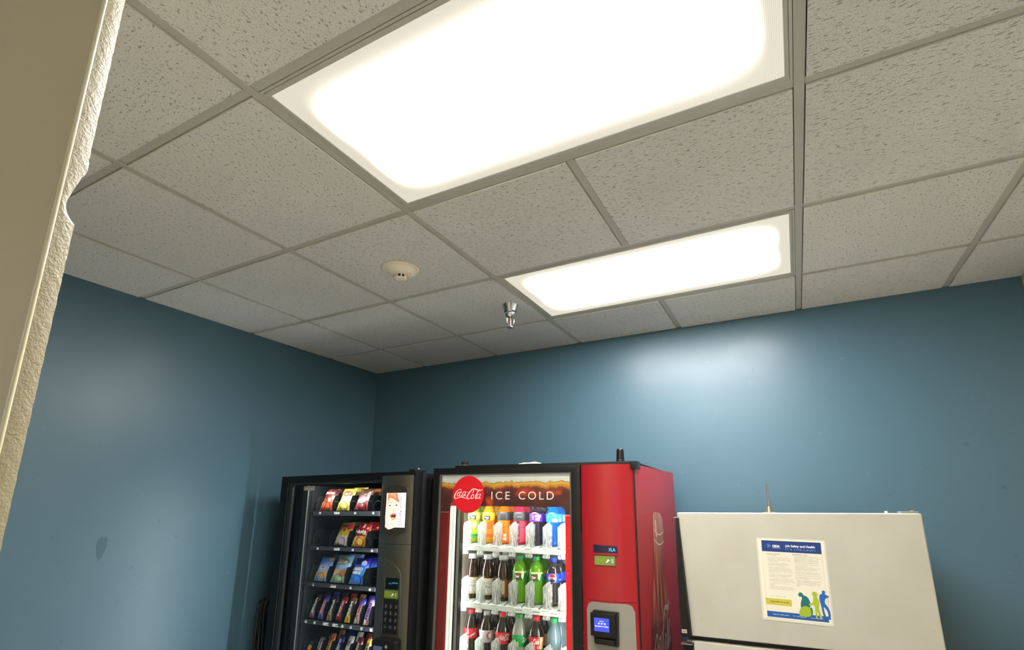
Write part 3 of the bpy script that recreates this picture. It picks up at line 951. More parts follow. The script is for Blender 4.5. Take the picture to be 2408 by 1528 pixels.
o = obj('paper_scrap', bm, mat('cream_paper', rgb(250, 244, 224), 0.7), None)
o.matrix_world = on_dm(-.478, .024, .0128)
tag(o, 'crumpled cream paper scrap lying on top of the drink machine', 'paper')

# ------------------------------------------------------------------ bottles
def liquid(name, c, rough=0.06, tr=0.45, clear=0.0):
    if name in MATS:
        return MATS[name]
    m = mat(name, c, rough, coat=1.0)
    t_ = m.node_tree; b = t_.nodes['Principled BSDF']; out = t_.nodes['Material Output']
    if clear:
        x = t_.nodes.new('ShaderNodeBsdfTransparent'); x.inputs[0].default_value = c
        f = clear
    else:
        x = t_.nodes.new('ShaderNodeBsdfTranslucent'); x.inputs[0].default_value = c
        f = tr
    mx = t_.nodes.new('ShaderNodeMixShader'); mx.inputs[0].default_value = f
    t_.links.new(b.outputs[0], mx.inputs[1]); t_.links.new(x.outputs[0], mx.inputs[2]); t_.links.new(mx.outputs[0], out.inputs[0])
    return m
# profiles (radius, height) up to the neck; heights as seen in the machine
SODA = [(.0, .004), (.020, .0), (.029, .003), (.033, .012), (.0335, .030), (.0310, .050), (.0300, .070), (.0325, .086), (.0360, .096), (.0365, .132), (.0360, .140), (.0335, .152), (.0270, .166), (.0190, .176), (.0140, .181), (.0128, .186)]
CURVY = [(.0, .004), (.020, .0), (.029, .003), (.0325, .012), (.0325, .034), (.0300, .055), (.0305, .075), (.0345, .094), (.0360, .108), (.0358, .126), (.0325, .142), (.0262, .158), (.0200, .172), (.0150, .182), (.0130, .187)]
TEA = [(.0, .003), (.026, .0), (.031, .004), (.0325, .012), (.0318, .060), (.0322, .092), (.0345, .100), (.0345, .108), (.0330, .125), (.0285, .145), (.0230, .163), (.0190, .176), (.0182, .181)]
JUICE = [(.0, .003), (.024, .0), (.0315, .005), (.0325, .014), (.0305, .060), (.0310, .095), (.0340, .108), (.0350, .122), (.0335, .140), (.0280, .155), (.0210, .166), (.0185, .172), (.0185, .178)]
SPORT = [(.0, .003), (.026, .0), (.0330, .006), (.0330, .020), (.0290, .034), (.0315, .048), (.0285, .062), (.0310, .078), (.0290, .092), (.0350, .104), (.0368, .116), (.0365, .138), (.0330, .152), (.0270, .163), (.0215, .172), (.0190, .176)]
SODA, CURVY = [[(r * .93, z) for r, z in p] for p in (SODA, CURVY)]
TEA, JUICE, SPORT = [[(r * .90, z) for r, z in p] for p in (TEA, JUICE, SPORT)]
def cap_bm(z, r, h, ribs=24):
    bm = bmesh.new()
    lathe(bm, [(r * 1.03, z), (r * 1.03, z + h * .18), (r, z + h * .22), (r * .99, z + h * .86), (r * .90, z + h), (0, z + h)], 24)
    lathe(bm, [(r * 1.14, z - .0035), (r * 1.14, z - .0015), (r * .9, z - .0015)], 20, close=False)
    for i in range(ribs):
        a = 2 * PI * i / ribs
        c, s_ = math.cos(a), math.sin(a)
        vs = [bm.verts.new((rr * c - tt * s_, rr * s_ + tt * c, zz)) for zz in (z + h * .24, z + h * .84) for rr, tt in ((r * .98, -.0006), (r * 1.035, 0), (r * .98, .0006))]
        bm.faces.new((vs[0], vs[1], vs[4], vs[3])); bm.faces.new((vs[1], vs[2], vs[5], vs[4]))
    return bm
def prof_r(prof, z):
    for (a, za), (b, zb) in zip(prof, prof[1:]):
        if za <= z <= zb and zb > za:
            return a + (b - a) * (z - za) / (zb - za)
    return prof[-1][0]
def label_bm(prof, z0, z1, parts):
    """sleeve between z0 and z1; parts = (kind, ...) drawn on it. Angle 0 faces the window; x right = +angle"""
    bm = bmesh.new()
    zs = [z0 + (z1 - z0) * i / 8 for i in range(9)]
    lathe(bm, [(prof_r(prof, z) + .0006, z) for z in zs], 40, close=False)
    def P(o):
        def f(x, z):
            r = prof_r(prof, z) + .0006 + o
            a = x / .035
            return (r * math.sin(a), -r * math.cos(a), z)
        return f
    npoly = 0
    for p in parts:
        k = p[0]
        if k == 'band':                       # material, x0, x1, z0, z1
            _, mi, x0, x1, za, zb = p
            n = max(2, int((x1 - x0) / .003)); q = max(1, int((zb - za) / .006))
            g_ = [[bm.verts.new(P(.0003)(x0 + (x1 - x0) * i / n, za + (zb - za) * j / q)) for j in range(q + 1)] for i in range(n + 1)]
            for a, b in zip(g_, g_[1:]):
                for j in range(q):
                    bm.faces.new((a[j], b[j], b[j + 1], a[j + 1])).material_index = mi
        elif k == 'poly':                     # material, points
            q4 = list(p[2]) + [p[2][-1]] * (4 - len(p[2]))
            npoly += 1
            gg = [[bm.verts.new(P(.0004 + .00015 * npoly)(*[(1 - a / 8) * ((1 - b / 3) * q4[0][c] + b / 3 * q4[3][c]) + a / 8 * ((1 - b / 3) * q4[1][c] + b / 3 * q4[2][c]) for c in (0, 1)])) for b in range(4)] for a in range(9)]
            for a, b in zip(gg, gg[1:]):
                for j in range(3):
                    bm.faces.new((a[j], b[j], b[j + 1], a[j + 1])).material_index = p[1]
        elif k == 'disc':                     # material, cx, cz, r, keep-half
            _, mi, cx, cz, r, a0, a1 = p
            npoly += 1
            o_ = .0004 + .00015 * npoly
            rows_ = [[bm.verts.new(P(o_)(cx + r * k_ / 5 * math.cos(math.radians(a0 + (a1 - a0) * i / 16)), cz + r * k_ / 5 * math.sin(math.radians(a0 + (a1 - a0) * i / 16)))) for i in range(17)] for k_ in (.01, 1, 2, 3, 4, 5)]
            for ra, rb in zip(rows_, rows_[1:]):
                for i in range(16):
                    bm.faces.new((ra[i], rb[i], rb[i + 1], ra[i + 1])).material_index = mi
        elif k == 'text':                     # material, string, x0, x1, z0, z1, options
            _, mi, s_, x0, x1, za, zb, kw = p
            put_text(bm, s_, x0, x1, za, zb, 0, fn=P(.0019), mi=mi, **kw)
        elif k == 'script':
            _, mi, x0, x1, za, zb = p
            script_logo(bm, lambda x, y: P(.0019)(x0 + x / 835 * (x1 - x0), zb - y / 330 * (zb - za)), mi, 3)
    return bm
def ink(name, c, rough=.4):
    return mat('ink_' + name, c, rough)
IK = dict(white=ink('white', rgb(240, 240, 236)), black=ink('black', rgb(30, 28, 28)), red=ink('red', rgb(206, 18, 34)), silver=ink('silver', rgb(186, 188, 186), .3), green=ink('green', rgb(0, 150, 72)),
          dgreen=ink('dark_green', rgb(18, 96, 52)), lime=ink('lime', rgb(160, 214, 62)), pale=ink('pale_yellow', rgb(226, 240, 150)), blue=ink('blue', rgb(16, 56, 206)), navy=ink('navy', rgb(18, 24, 64)),
          cream=ink('cream', rgb(240, 208, 150)), purple=ink('purple', rgb(112, 44, 186)), orange=ink('orange', rgb(240, 132, 30)), yellow=ink('yellow', rgb(240, 198, 50)), dark=ink('charcoal', rgb(62, 62, 66)),
          sky=ink('sky', rgb(40, 150, 230)), tan=ink('tan', rgb(196, 178, 136)), pink=ink('pink', rgb(226, 74, 100)), olive=ink('olive', rgb(96, 92, 50)), pl=ink('pale_lime', rgb(196, 220, 110)))
def bottle_kind(prof, liq, cap, label):
    body = finish(B(lathe, prof, 36), 'body'); body.materials.append(liq)
    zc, rc, hc, cm = cap
    cp = finish(cap_bm(zc, rc, hc), 'cap'); cp.materials.append(cm)
    lbs = []
    for z0, z1, mats_, parts in label:
        lb = finish(label_bm(prof, z0, z1, parts), 'label', fix=False)
        for q in mats_:
            lb.materials.append(q)
        lbs.append(lb)
    return body, cp, lbs
def place_bottle(kind, lane, row, n, label, turn=0.0, first=None):
    body, cp, lbs = kind
    mw = MW_D @ Matrix.Translation((LANES[lane], n, W2(SHELF_W[row]) + .0095)) @ Matrix.Rotation(turn, 4, 'Z')
    t = thing('drink_bottle', label, 'bottle', mw, 'bottles in the drink machine')
    obj('body', body, None, t); obj('cap', cp, None, t)
    for lb in lbs:
        obj('label', lb, None, t)
    return t
PC = lambda n, c: mat('cap_' + n, c, .35)
CAPR, CAPG, CAPW, CAPS, CAPB, CAPK = PC('red', rgb(214, 34, 48)), PC('green', rgb(36, 160, 92)), PC('white', rgb(226, 226, 226)), PC('silver', rgb(176, 178, 182)), PC('blue', rgb(40, 72, 210)), PC('black', rgb(36, 36, 40))
cola = liquid('cola', rgb(22, 10, 9), tr=.12)
tea = liquid('tea', rgb(40, 15, 8), tr=.18)
soda_cap = (.1865, .0142, .0145)
I = IK
K_zero = bottle_kind(CURVY, cola, soda_cap + (CAPR,), [(.078, .122, [I['red'], I['white'], I['black']], [('text', 1, '0', -.027, -.017, .098, .118, {}), ('poly', 1, [(-.022, .083), (.014, .108), (.018, .098)]), ('script', 2, .004, .034, .098, .116)])])
K_diet = bottle_kind(CURVY, cola, soda_cap + (CAPS,), [(.070, .122, [I['silver'], I['red'], I['dark'], I['white']], [('text', 2, 'DIET', -.030, -.021, .076, .116, dict(vert=True)), ('disc', 1, .014, .100, .016, 95, 285), ('disc', 0, .0185, .100, .0135, 0, 360), ('disc', 3, .019, .100, .0100, 80, 280)])])
K_coke = bottle_kind(CURVY, cola, soda_cap + (CAPR,), [(.072, .122, [I['red'], I['white']], [('script', 1, -.026, .030, .088, .116)])])
K_lime = bottle_kind(CURVY, liquid('clear_soda', rgb(196, 200, 186), clear=.45), soda_cap + (CAPG,), [(.070, .120, [I['green'], I['white'], I['lime']], [('text', 1, 'Sprite', .004, .054, .084, .112, dict(shear=.25, bold=.02)), ('band', 2, -.032, -.012, .070, .094), ('text', 2, 'lemon lime', -.020, -.004, .110, .115, {})])])
K_van = bottle_kind(CURVY, cola, soda_cap + (CAPR,), [(.070, .120, [I['red'], I['cream'], I['white'], I['tan']], [('band', 1, .008, .036, .070, .120), ('text', 2, 'Cola', -.024, .004, .092, .114, dict(shear=.4, bold=.02)), ('text', 2, '0', -.004, .006, .073, .086, {}), ('text', 3, 'Vanilla', .011, .030, .094, .104, {})])])
K_water = bottle_kind(CURVY, liquid('teal_water', rgb(120, 150, 158), clear=.4), soda_cap + (CAPG,), [(.022, .062, [I['sky'], I['white']], [('band', 1, -.02, .02, .034, .048)])])
K_dew = bottle_kind(SODA, liquid('lime_soda', rgb(120, 196, 20), tr=.5), soda_cap + (CAPG,), [(.098, .136, [I['green'], I['red'], I['white'], I['pale'], I['dgreen']], [('poly', 3, [(-.034, .136), (.036, .136), (.030, .128), (-.030, .128)]), ('poly', 4, [(-.030, .127), (-.002, .130), (.010, .098), (-.026, .098)]), ('poly', 3, [(.004, .128), (.018, .130), (.010, .100), (.002, .112)]), ('poly', 1, [(-.030, .104), (-.004, .112), (-.004, .126), (-.030, .118)]), ('text', 2, 'Dew', -.026, -.007, .108, .121, dict(shear=.2, bold=.03))])])
K_pep = bottle_kind(SODA, liquid('dark_cola', rgb(34, 30, 34), tr=.15), soda_cap + (CAPB,), [(.098, .136, [I['blue'], I['white'], I['red'], I['navy']], [('disc', 1, -.018, .116, .0185, 0, 360), ('disc', 2, -.018, .119, .0150, 10, 170), ('disc', 3, -.018, .113, .0150, 190, 350), ('band', 1, -.034, -.004, .1135, .1185), ('text', 3, 'pepsi', -.032, -.010, .112, .120, dict(bold=.03)), ('text', 1, 'cola', .012, .030, .108, .114, {})])])
K_tea = bottle_kind(TEA, tea, (.1815, .0205, .017, CAPW), [(.020, .094, [I['tan'], I['olive'], I['white'], I['dark']], [('band', 2, -.020, .020, .030, .088), ('text', 1, 'GOLD', -.015, .015, .067, .083, {}), ('text', 1, 'PEAK', -.015, .015, .048, .063, {}), ('band', 3, -.018, .018, .041, .0425), ('text', 3, 'TEA', -.008, .008, .034, .039, {})])])
K_tea2 = bottle_kind(TEA, tea, (.1815, .0205, .017, CAPW), [(.020, .094, [ink('rust', rgb(120, 62, 36)), I['tan']], [('band', 1, -.016, .002, .030, .088)])])
K_apple = bottle_kind(JUICE, liquid('apple_juice', rgb(176, 206, 60), tr=.5), (.178, .0195, .018, CAPK), [(.108, .142, [I['pl'], I['black'], I['white']], [('band', 1, -.034, .004, .108, .126), ('text', 2, 'minute', -.026, -.002, .117, .123, dict(bold=.02)), ('text', 2, 'maid', -.018, -.004, .110, .116, dict(bold=.02))]), (.028, .104, [I['lime'], I['pale'], I['olive'], I['green']], [('disc', 2, .0008, .082, .0175, 0, 360), ('disc', 1, -.002, .083, .0165, 0, 360), ('band', 3, -.03, .03, .028, .040)])])
K_lemon = bottle_kind(JUICE, liquid('orange_juice', rgb(240, 180, 40), tr=.5), (.178, .0195, .018, CAPK), [(.108, .142, [I['yellow'], I['black'], I['white']], [('band', 1, -.034, .004, .108, .126), ('text', 2, 'minute', -.026, -.002, .117, .123, dict(bold=.02)), ('text', 2, 'maid', -.018, -.004, .110, .116, dict(bold=.02))]), (.028, .104, [I['orange'], I['yellow'], ink('deep_orange', rgb(206, 96, 30)), I['olive']], [('disc', 3, .0, .082, .018, 0, 360), ('disc', 2, -.002, .083, .0170, 0, 360), ('band', 2, -.03, .03, .028, .042)])])
K_orange = bottle_kind(SPORT, liquid('orange_drink', rgb(250, 130, 16), tr=.5), (.176, .020, .018, CAPK), [(.108, .146, [I['dark'], I['silver']], []), (.014, .106, [I['orange'], ink('rust2', rgb(150, 60, 20)), I['white'], I['dark']], [('text', 1, 'BODY', -.016, -.004, .052, .098, dict(vert=True)), ('band', 2, -.012, .004, .018, .044), ('band', 3, -.009, .001, .022, .040)])])
K_pink = bottle_kind(SPORT, liquid('pink_drink', rgb(226, 50, 90), tr=.5), (.176, .020, .018, CAPK), [(.108, .146, [I['dark'], I['silver']], [('band', 1, -.020, .004, .124, .126)]), (.014, .106, [I['pink'], ink('maroon', rgb(96, 30, 42)), I['silver']], [('band', 1, -.034, -.008, .014, .106), ('text', 2, 'ARMOR', -.024, -.014, .022, .096, dict(vert=True))])])
K_purple = bottle_kind(SPORT, liquid('grape_drink', rgb(40, 34, 48), tr=.2), (.176, .020, .018, CAPK), [(.104, .140, [I['purple'], I['white'], I['black']], [('text', 1, 'POWER', -.012, .018, .123, .135, dict(bold=.04)), ('text', 1, 'ADE', -.012, .010, .109, .121, dict(bold=.04)), ('band', 1, -.028, -.018, .128, .130), ('band', 1, -.028, -.018, .121, .123), ('band', 1, -.028, -.018, .114, .116)])])
K_blue = bottle_kind(SPORT, liquid('blue_drink', rgb(10, 130, 226), tr=.55), (.176, .020, .018, PC('sky', rgb(24, 150, 236))), [(.104, .140, [I['sky'], I['white'], I['dark']], [('band', 1, -.014, .012, .104, .118), ('text', 2, 'ZERO', -.010, .008, .107, .114, {}), ('band', 1, .022, .032, .106, .134)])])
PLAN = [
    [(K_apple, 'green apple juice bottle with a black and lime label'), (K_lemon, 'yellow juice bottle with a black label band'), (K_orange, 'bright orange drink bottle with a charcoal shoulder'), (K_pink, 'pink drink bottle with a charcoal shoulder'), (K_purple, 'dark drink bottle with a purple label'), (K_blue, 'bright blue drink bottle with a white label patch')],
    [(K_tea, 'leftmost brown tea bottle with white cap and tan label'), (K_tea, 'second brown tea bottle from the left, tan label'), (K_tea2, 'brown tea bottle with white cap and a rust label'), (K_dew, 'left lime green soda bottle with red and green label'), (K_dew, 'right lime green soda bottle with red and green label'), (K_pep, 'dark soda bottle with a blue label and blue cap')],
    [(K_zero, 'cola bottle with a red label showing a zero'), (K_diet, 'cola bottle with silver cap and silver label'), (K_coke, 'cola bottle with white script on a red label'), (K_lime, 'clear soda bottle with green cap and green label'), (K_van, 'cola bottle with half cream label'), (K_water, 'clear bluish bottle with green cap')],
]
REAR = [
    ['second green apple juice bottle, behind the front one', 'second yellow juice bottle, behind the front one', 'second orange drink bottle, behind the front one', 'second pink drink bottle, behind the front one', 'second purple labelled bottle, behind the front one', 'second blue drink bottle, behind the front one'],
    ['tea bottle behind the leftmost tea bottle', 'tea bottle behind the second tea bottle', 'tea bottle behind the rust labelled one', 'green soda bottle behind the left green one', 'green soda bottle behind the right green one', 'second blue labelled bottle, behind the front one'],
    ['second zero cola bottle, behind the front one', 'second silver labelled bottle, behind the front one', 'second red script cola bottle, behind the front one', 'second clear green capped bottle, behind the front one', 'second cream labelled cola bottle, behind the front one', 'second bluish clear bottle, behind the front one']]
WHERE = ['on the top shelf', 'on the middle shelf', 'on the lowest visible shelf']
for row, items in enumerate(PLAN):
    for lane, (k_, d_) in enumerate(items):
        sk = random.Random(row * 10 + lane)
        place_bottle(k_, lane, row, .165, '%s %s' % (d_, WHERE[row]), sk.uniform(-.1, .1) + .62)
        place_bottle(k_, lane, row, .243, REAR[row][lane] + ' ' + WHERE[row], sk.uniform(-.5, .5))

# ------------------------------------------------------------------ snack machine
SH = 1.835
MW_S = pose(-.4955, .7371, H - .845, .0106, -.0040, SH)
sm = thing('snack_vending_machine', 'black snack vending machine with a bronze control panel, in the corner', 'vending machine', MW_S)
def N(name, bm, m, parent=sm, **k):
    return obj(name, bm, m, parent, **k)
V2 = lambda w: SH + w
CHAR = mat('charcoal_steel', rgb(13, 15, 17), 0.42, spec=.25)
DARKIN = mat('dark_interior', rgb(9, 13, 14), 0.6)
BRONZE = mat('bronze_grey_panel', rgb(104, 101, 95), 0.30, 0.85)
GW0, GW1, GWT, GWB = -.8415, -.2077, -.048, -1.52
# door: outer frame, bevelled inner edge, smoked glass
bm = bmesh.new()
ring(bm, [(-.927, .10), (0, .10), (0, SH), (-.927, SH)], [(GW0 - .03, V2(GWB)), (GW1, V2(GWB)), (GW1, V2(GWT + .012)), (GW0 - .03, V2(GWT + .012))], 0.0, .05)
N('door_frame', bm, CHAR, bev=.004)
bm = bmesh.new()
ring(bm, rrect(GW0 - .031, GW1 + .001, V2(GWB) - .001, V2(GWT + .013), .012), rrect(GW0, GW1 - .002, V2(GWB) + .02, V2(GWT), .014), .006, .020)
N('window_bevel', bm, mat('soft_black_trim', rgb(26, 29, 30), 0.4))
N('window_glass', B(box, GW0 - .005, GW1 + .001, .022, .026, V2(GWB) + .01, V2(GWT) + .004), PANE_DARK, smooth=False)
N('window_sticker', B(box, -.770, -.694, .0205, .0219, V2(-.0775), V2(-.0565)), mat('silver_sticker', rgb(150, 146, 138), 0.35), smooth=False)
N('door_side', B(box, -.012, .004, .052, .105, .10, SH - .004), BLACK_MATTE, bev=.003)
# cabinet
N('left_side', B(box, -.925, -.905, .055, .84, .06, SH - .006), CHAR, smooth=False)
N('right_side', B(box, -.016, .002, .108, .84, .06, SH - .006), BLACK_MATTE, smooth=False)
N('back_panel', B(box, -.905, -.016, .82, .84, .06, SH - .006), CHAR, smooth=False)
N('cabinet_top', B(box, -.905, -.016, .055, .82, SH - .026, SH - .006), CHAR, smooth=False)
N('cabinet_base', B(box, -.905, -.016, .055, .82, .06, .14), CHAR, smooth=False)
for sx_ in (-.88, -.05):
    for sy_ in (.10, .78):
        N('levelling_foot', B(lathe, [(.018, .06), (.018, .016), (.028, .012), (.028, .0), (0, .0)], 14, (sx_, sy_, .0085 + .0096 * -sx_ * -1 + .0)), STEEL)
bm = bmesh.new()
box(bm, -.050, -.012, .01, .10, SH, SH + .010)
N('hinge_plate', bm, BLACK_MATTE, bev=.002)
N('hinge_pin', B(lathe, [(.007, 0), (.007, .006), (.004, .008), (0, .008)], 12, (-.018, .045, SH + .010)), CHROME)
# dark interior
N('inner_left_wall', B(box, -.790, -.778, .09, .62, .3, SH - .05), DARKIN, smooth=False)
bm = bmesh.new()
box(bm, -.838, -.790, .075, .09, .3, SH - .05)
box(bm, -.8265, -.8245, .0735, .075, .3, SH - .05)
N('inner_post', bm, DARKIN, smooth=False)
N('inner_post_edge', B(box, -.7935, -.7905, .070, .0745, .3, SH - .052), mat('grey_edge', rgb(120, 122, 120), 0.4), smooth=False)
N('inner_right_wall', B(box, -.186, -.174, .055, .62, .3, SH - .05), DARKIN, smooth=False)
N('inner_back_wall', B(box, -.790, -.174, .60, .62, .3, SH - .05), DARKIN, smooth=False)
SLED = mat('snack_led', (1, 1, 1, 1), .4, emit=SNACK_POWER * 6, ecol=(.95, 1, 1, 1))
N('led_strip', B(box, -.200, -.190, .060, .075, .35, SH - .075), SLED, smooth=False)
N('led_strip', B(box, -.80, -.22, .052, .062, SH - .033, SH - .028), SLED, smooth=False)
# trays
TRAY_W = [-.1865, -.3700, -.5540, -.7370, -.9200]
WIDE = [-.7085, -.5825, -.4555, -.344]
NARROW = [-.743, -.680, -.617, -.5535, -.4905, -.4285, -.367, -.316]
RAILD = mat('dark_tray_rail', rgb(62, 64, 70), 0.4)
TAG = mat('white_price_tag', rgb(226, 228, 224), 0.5, emit=.15)
WIRE = mat('dark_spring_wire', rgb(36, 37, 39), 0.35, .7)
DIV = mat('dark_lane_divider', rgb(9, 12, 13), 0.5, spec=.3)
def coil_me(r, pitch, L):
    bm = bmesh.new()
    n = 18
    pts = []
    for i in range(int(L / pitch * n) + 1):
        q, j = divmod(i, n)
        t_ = j / n                               # each turn stays upright and steps forward only under the packs
        a = 2 * PI * t_ - PI / 2
        y = pitch * (q + (0 if t_ < .5 else 1) + (t_ if t_ < .5 else t_ - 1) * .12)
        if j in (0, 1, n - 1):
            y = pitch * (q + {0: .5, 1: .85, n - 1: .15}[j]) + (0 if j != n - 1 else 0)
        else:
            y = pitch * (q + 1 + (t_ - .5) * .10)
        pts.append((r * math.cos(a), y - pitch, r * math.sin(a)))
    tube(bm, pts[2:], .0013, 5)
    me = finish(bm, 'coil'); me.materials.append(WIRE)
    return me
COIL_W, COIL_N = coil_me(.0275, .074, .40), coil_me(.0235, .058, .40)
TRAYS = []
for k, w in enumerate(TRAY_W):
    z = V2(w)
    lanes = WIDE if k < 3 else NARROW
    bm = B(box, -.768, -.296, .095, .103, z - (.025 if k == 0 else .0195), z)
    tr = N('tray', bm, RAILD, bev=.0015)
    TRAYS.append(tr)
    obj('tray_floor', B(box, -.768, -.296, .1035, .58, z - .010, z - .006), DIV, tr, smooth=False)
    edges = [-.7715, -.6455, -.519, -.392, -.296] if k < 3 else [-.773, -.712, -.6485, -.585, -.522, -.4595, -.397, -.337, -.296]
    for e in edges:
        bm = bmesh.new()
        hgt = .082 if k < 3 else .088
        vs = [(.114, z - .005), (.114, z + hgt * .55), (.130, z + hgt), (.57, z + hgt), (.57, z - .005)]
        f = [bm.verts.new((e - .0012, a, b)) for a, b in vs]; g_ = [bm.verts.new((e + .0012, a, b)) for a, b in vs]
        bm.faces.new(f); bm.faces.new(g_[::-1])
        for i in range(5):
            j = (i + 1) % 5
            bm.faces.new((f[i], f[j], g_[j], g_[i]))
        obj('lane_divider', bm, DIV if e != edges[0] else mat('grey_lane_divider', rgb(40, 44, 44), .4), tr, smooth=False)
    for c in lanes:
        if k < 3:
            for s_ in (-1, 1):
                if c + s_ * .029 < -.300:
                    obj('coil', COIL_W, None, tr, (c + s_ * .029, .104, z + .0235))
        else:
            obj('coil', COIL_N, None, tr, (c, .104, z + .0195))
    tg = [[-.713, -.589, -.459, -.335], [-.709, -.570, -.458, -.329], [-.719, -.575, -.455, -.327], [-.749, -.686, -.606, -.539, -.492, -.435, -.364, -.304], [-.749, -.686, -.606, -.539, -.492, -.435, -.364, -.304]][k]
    for i, u in enumerate(tg):
        wide_tag = (k < 3 and i == 1) or (k == 3 and i in (2, 3))
        hw = .019 if wide_tag else .0062
        pt = obj('price_tag', B(prism, rrect(u - hw, u + hw, z - .0165, z - .0035, .0025, 2), .0938, .0949), TAG, tr, smooth=False)
        bm = bmesh.new()
        put_text(bm, '$1.50' if wide_tag else '%d%d' % (k + 1, i), u - hw * .75, u + hw * .75, z - .0135, z - .0065, .0936)
        obj('tag_number', bm, mat('tag_grey', rgb(120, 120, 124), .5), pt, smooth=False, fix=False)
# control panel on the right of the door
def bulge(x):
    t_ = min(1, max(0, (x + .2) / .192))
    return -.004 - .016 * math.sin(PI * t_) ** .7
pp = [(-.200 + .192 * i / 12, bulge(-.200 + .192 * i / 12)) for i in range(13)]
bm = bmesh.new()
plan(bm, pp + [(-.008, .0), (-.2, .0)], V2(-.3365), V2(-.019))
bmesh.ops.recalc_face_normals(bm, faces=bm.faces[:])
N('upper_control_panel', bm, BRONZE)
bm = bmesh.new()
plan(bm, pp + [(-.008, .0), (-.2, .0)], .16, V2(-.338))
N('lower_control_panel', bm, BRONZE)
# upper recess with the lit picture
bm = bmesh.new()
oval = [(-.176, V2(-.095)), (-.165, V2(-.080)), (-.140, V2(-.068)), (-.108, V2(-.063)), (-.070, V2(-.066)), (-.042, V2(-.076)), (-.027, V2(-.095)), (-.026, V2(-.262)), (-.040, V2(-.280)), (-.070, V2(-.292)), (-.108, V2(-.296)), (-.140, V2(-.291)), (-.163, V2(-.281)), (-.176, V2(-.264))]
prism(bm, [(a, b) for a, b in catmull(oval + [oval[0]], 3)[:-1]], -.0245, -.002)
N('recess', bm, mat('deep_bronze', rgb(70, 65, 58), 0.4, .6), bev=.003)  # face in a darker bronze than the panel around it
YS = -.0262
scr = N('lit_picture', B(box, -.148, -.032, YS, -.0245, V2(-.261), V2(-.1025)), mat('lit_picture_white', rgb(250, 232, 240), 0.3, emit=.8), smooth=False)
SX = lambda a: -.148 + .116 * a
SZ = lambda b: V2(-.1025) - .1585 * b
def pic(name, polys, c, dy, e=.75, texts=()):
    bm = bmesh.new()
    for p in polys:
        P_ = catmull([(x, y) for x, y in p] + [p[0]], 3)[:-1] if len(p) > 5 else p
        bm.faces.new([bm.verts.new((SX(x), YS - dy, SZ(y))) for x, y in P_])
    for tx, x0, x1, y0, y1 in texts:
        put_text(bm, tx, SX(x0), SX(x1), SZ(y1), SZ(y0), YS - dy, vert=True)
    return obj(name, bm, mat('picture_' + name, c, .4, emit=e), scr, smooth=False, fix=False)
pic('face_print', [[(.02, .02), (.45, .05), (.62, .25), (.64, .45), (.58, .62), (.50, .78), (.55, .90), (.52, .99), (.02, .99)]], rgb(250, 208, 196), .0004)
pic('hair_print', [[(.08, .015), (.55, .015), (.60, .12), (.68, .25), (.62, .27), (.50, .22), (.36, .17), (.20, .14), (.14, .18), (.08, .26)]], rgb(222, 120, 84), .0008)
pic('hair_highlight', [[(.20, .03), (.42, .02), (.54, .12), (.48, .15), (.34, .10), (.22, .09)]], rgb(238, 150, 110), .0012)
pic('eye_print', [[(.12, .36), (.20, .345), (.27, .37), (.20, .385)], [(.48, .35), (.55, .335), (.60, .36), (.54, .38)]], rgb(60, 48, 58), .0008, .3)
pic('brow_print', [[(.10, .29), (.20, .265), (.27, .29), (.20, .28)], [(.46, .28), (.56, .265), (.60, .285), (.55, .278)]], rgb(140, 70, 50), .0008, .4)
pic('nose_print', [[(.34, .52), (.40, .50), (.44, .52), (.40, .535)]], rgb(224, 140, 126), .0008, .6)
pic('mouth_print', [[(.24, .66), (.36, .61), (.54, .62), (.50, .74), (.42, .78), (.32, .74)]], rgb(110, 34, 38), .0008, .4)
pic('lip_print', [[(.22, .655), (.36, .60), (.44, .60), (.56, .61), (.50, .64), (.38, .645), (.28, .67)]], rgb(226, 104, 100), .0012, .6)
pic('treat_print', [[(.32, .70), (.46, .72), (.62, .74), (.58, .78), (.40, .76), (.34, .73)]], rgb(250, 190, 110), .0016, .7)
pic('picture_lettering', [], rgb(110, 70, 120), .0008, .4, texts=[('Satisfy your', .70, .84, .10, .95), ('craving', .62, .69, .62, .97)])
# lower recess: display, note slot, keypad, reader
bm = bmesh.new()
lr = [(-.150, V2(-.395)), (-.118, V2(-.405)), (-.085, V2(-.425)), (-.060, V2(-.445)), (-.044, V2(-.470)), (-.034, V2(-.735)), (-.140, V2(-.735)), (-.150, V2(-.72))]
prism(bm, lr, -.0225, -.002)
N('lower_recess', bm, mat('olive_bronze_recess', rgb(74, 74, 66), 0.4, .5), bev=.003)
bm = bmesh.new(); prism(bm, rrect(-.127, -.051, V2(-.532), V2(-.485), .003, 2), -.0250, -.02)
dp = N('display', bm, mat('black_display', rgb(8, 12, 18), 0.15))
bm = bmesh.new()
put_text(bm, 'MAKE', -.108, -.092, V2(-.5115), V2(-.507), -.0254)
put_text(bm, 'SELECTION', -.088, -.056, V2(-.509), V2(-.503), -.0254)
obj('lit_text', bm, mat('teal_text', rgb(60, 190, 200), .4, emit=.5), dp, smooth=False, fix=False)['kind'] = 'stuff'
N('display_edge', B(box, -.1315, -.1285, -.0255, -.02, V2(-.533), V2(-.485)), STEEL, smooth=False)
bill('note_slot', -.1305, -.0535, V2(-.5725), V2(-.538), -.0235, sm, 0)
bm = bmesh.new(); prism(bm, rrect(-.132, -.049, V2(-.7205), V2(-.577), .003, 2), -.0245, -.02)
kp = N('keypad', bm, mat('keypad_black', rgb(16, 15, 18), 0.3))
for i in range(12):
    x, z = -.115 + .029 * (i % 3), V2(-.606 - .0287 * (i // 3))
    kb = obj('key', B(box, x - .0105, x + .0105, -.0275, -.0240, z - .011, z + .011), mat('key_black', rgb(26, 24, 28), 0.35), kp, bev=.0018)
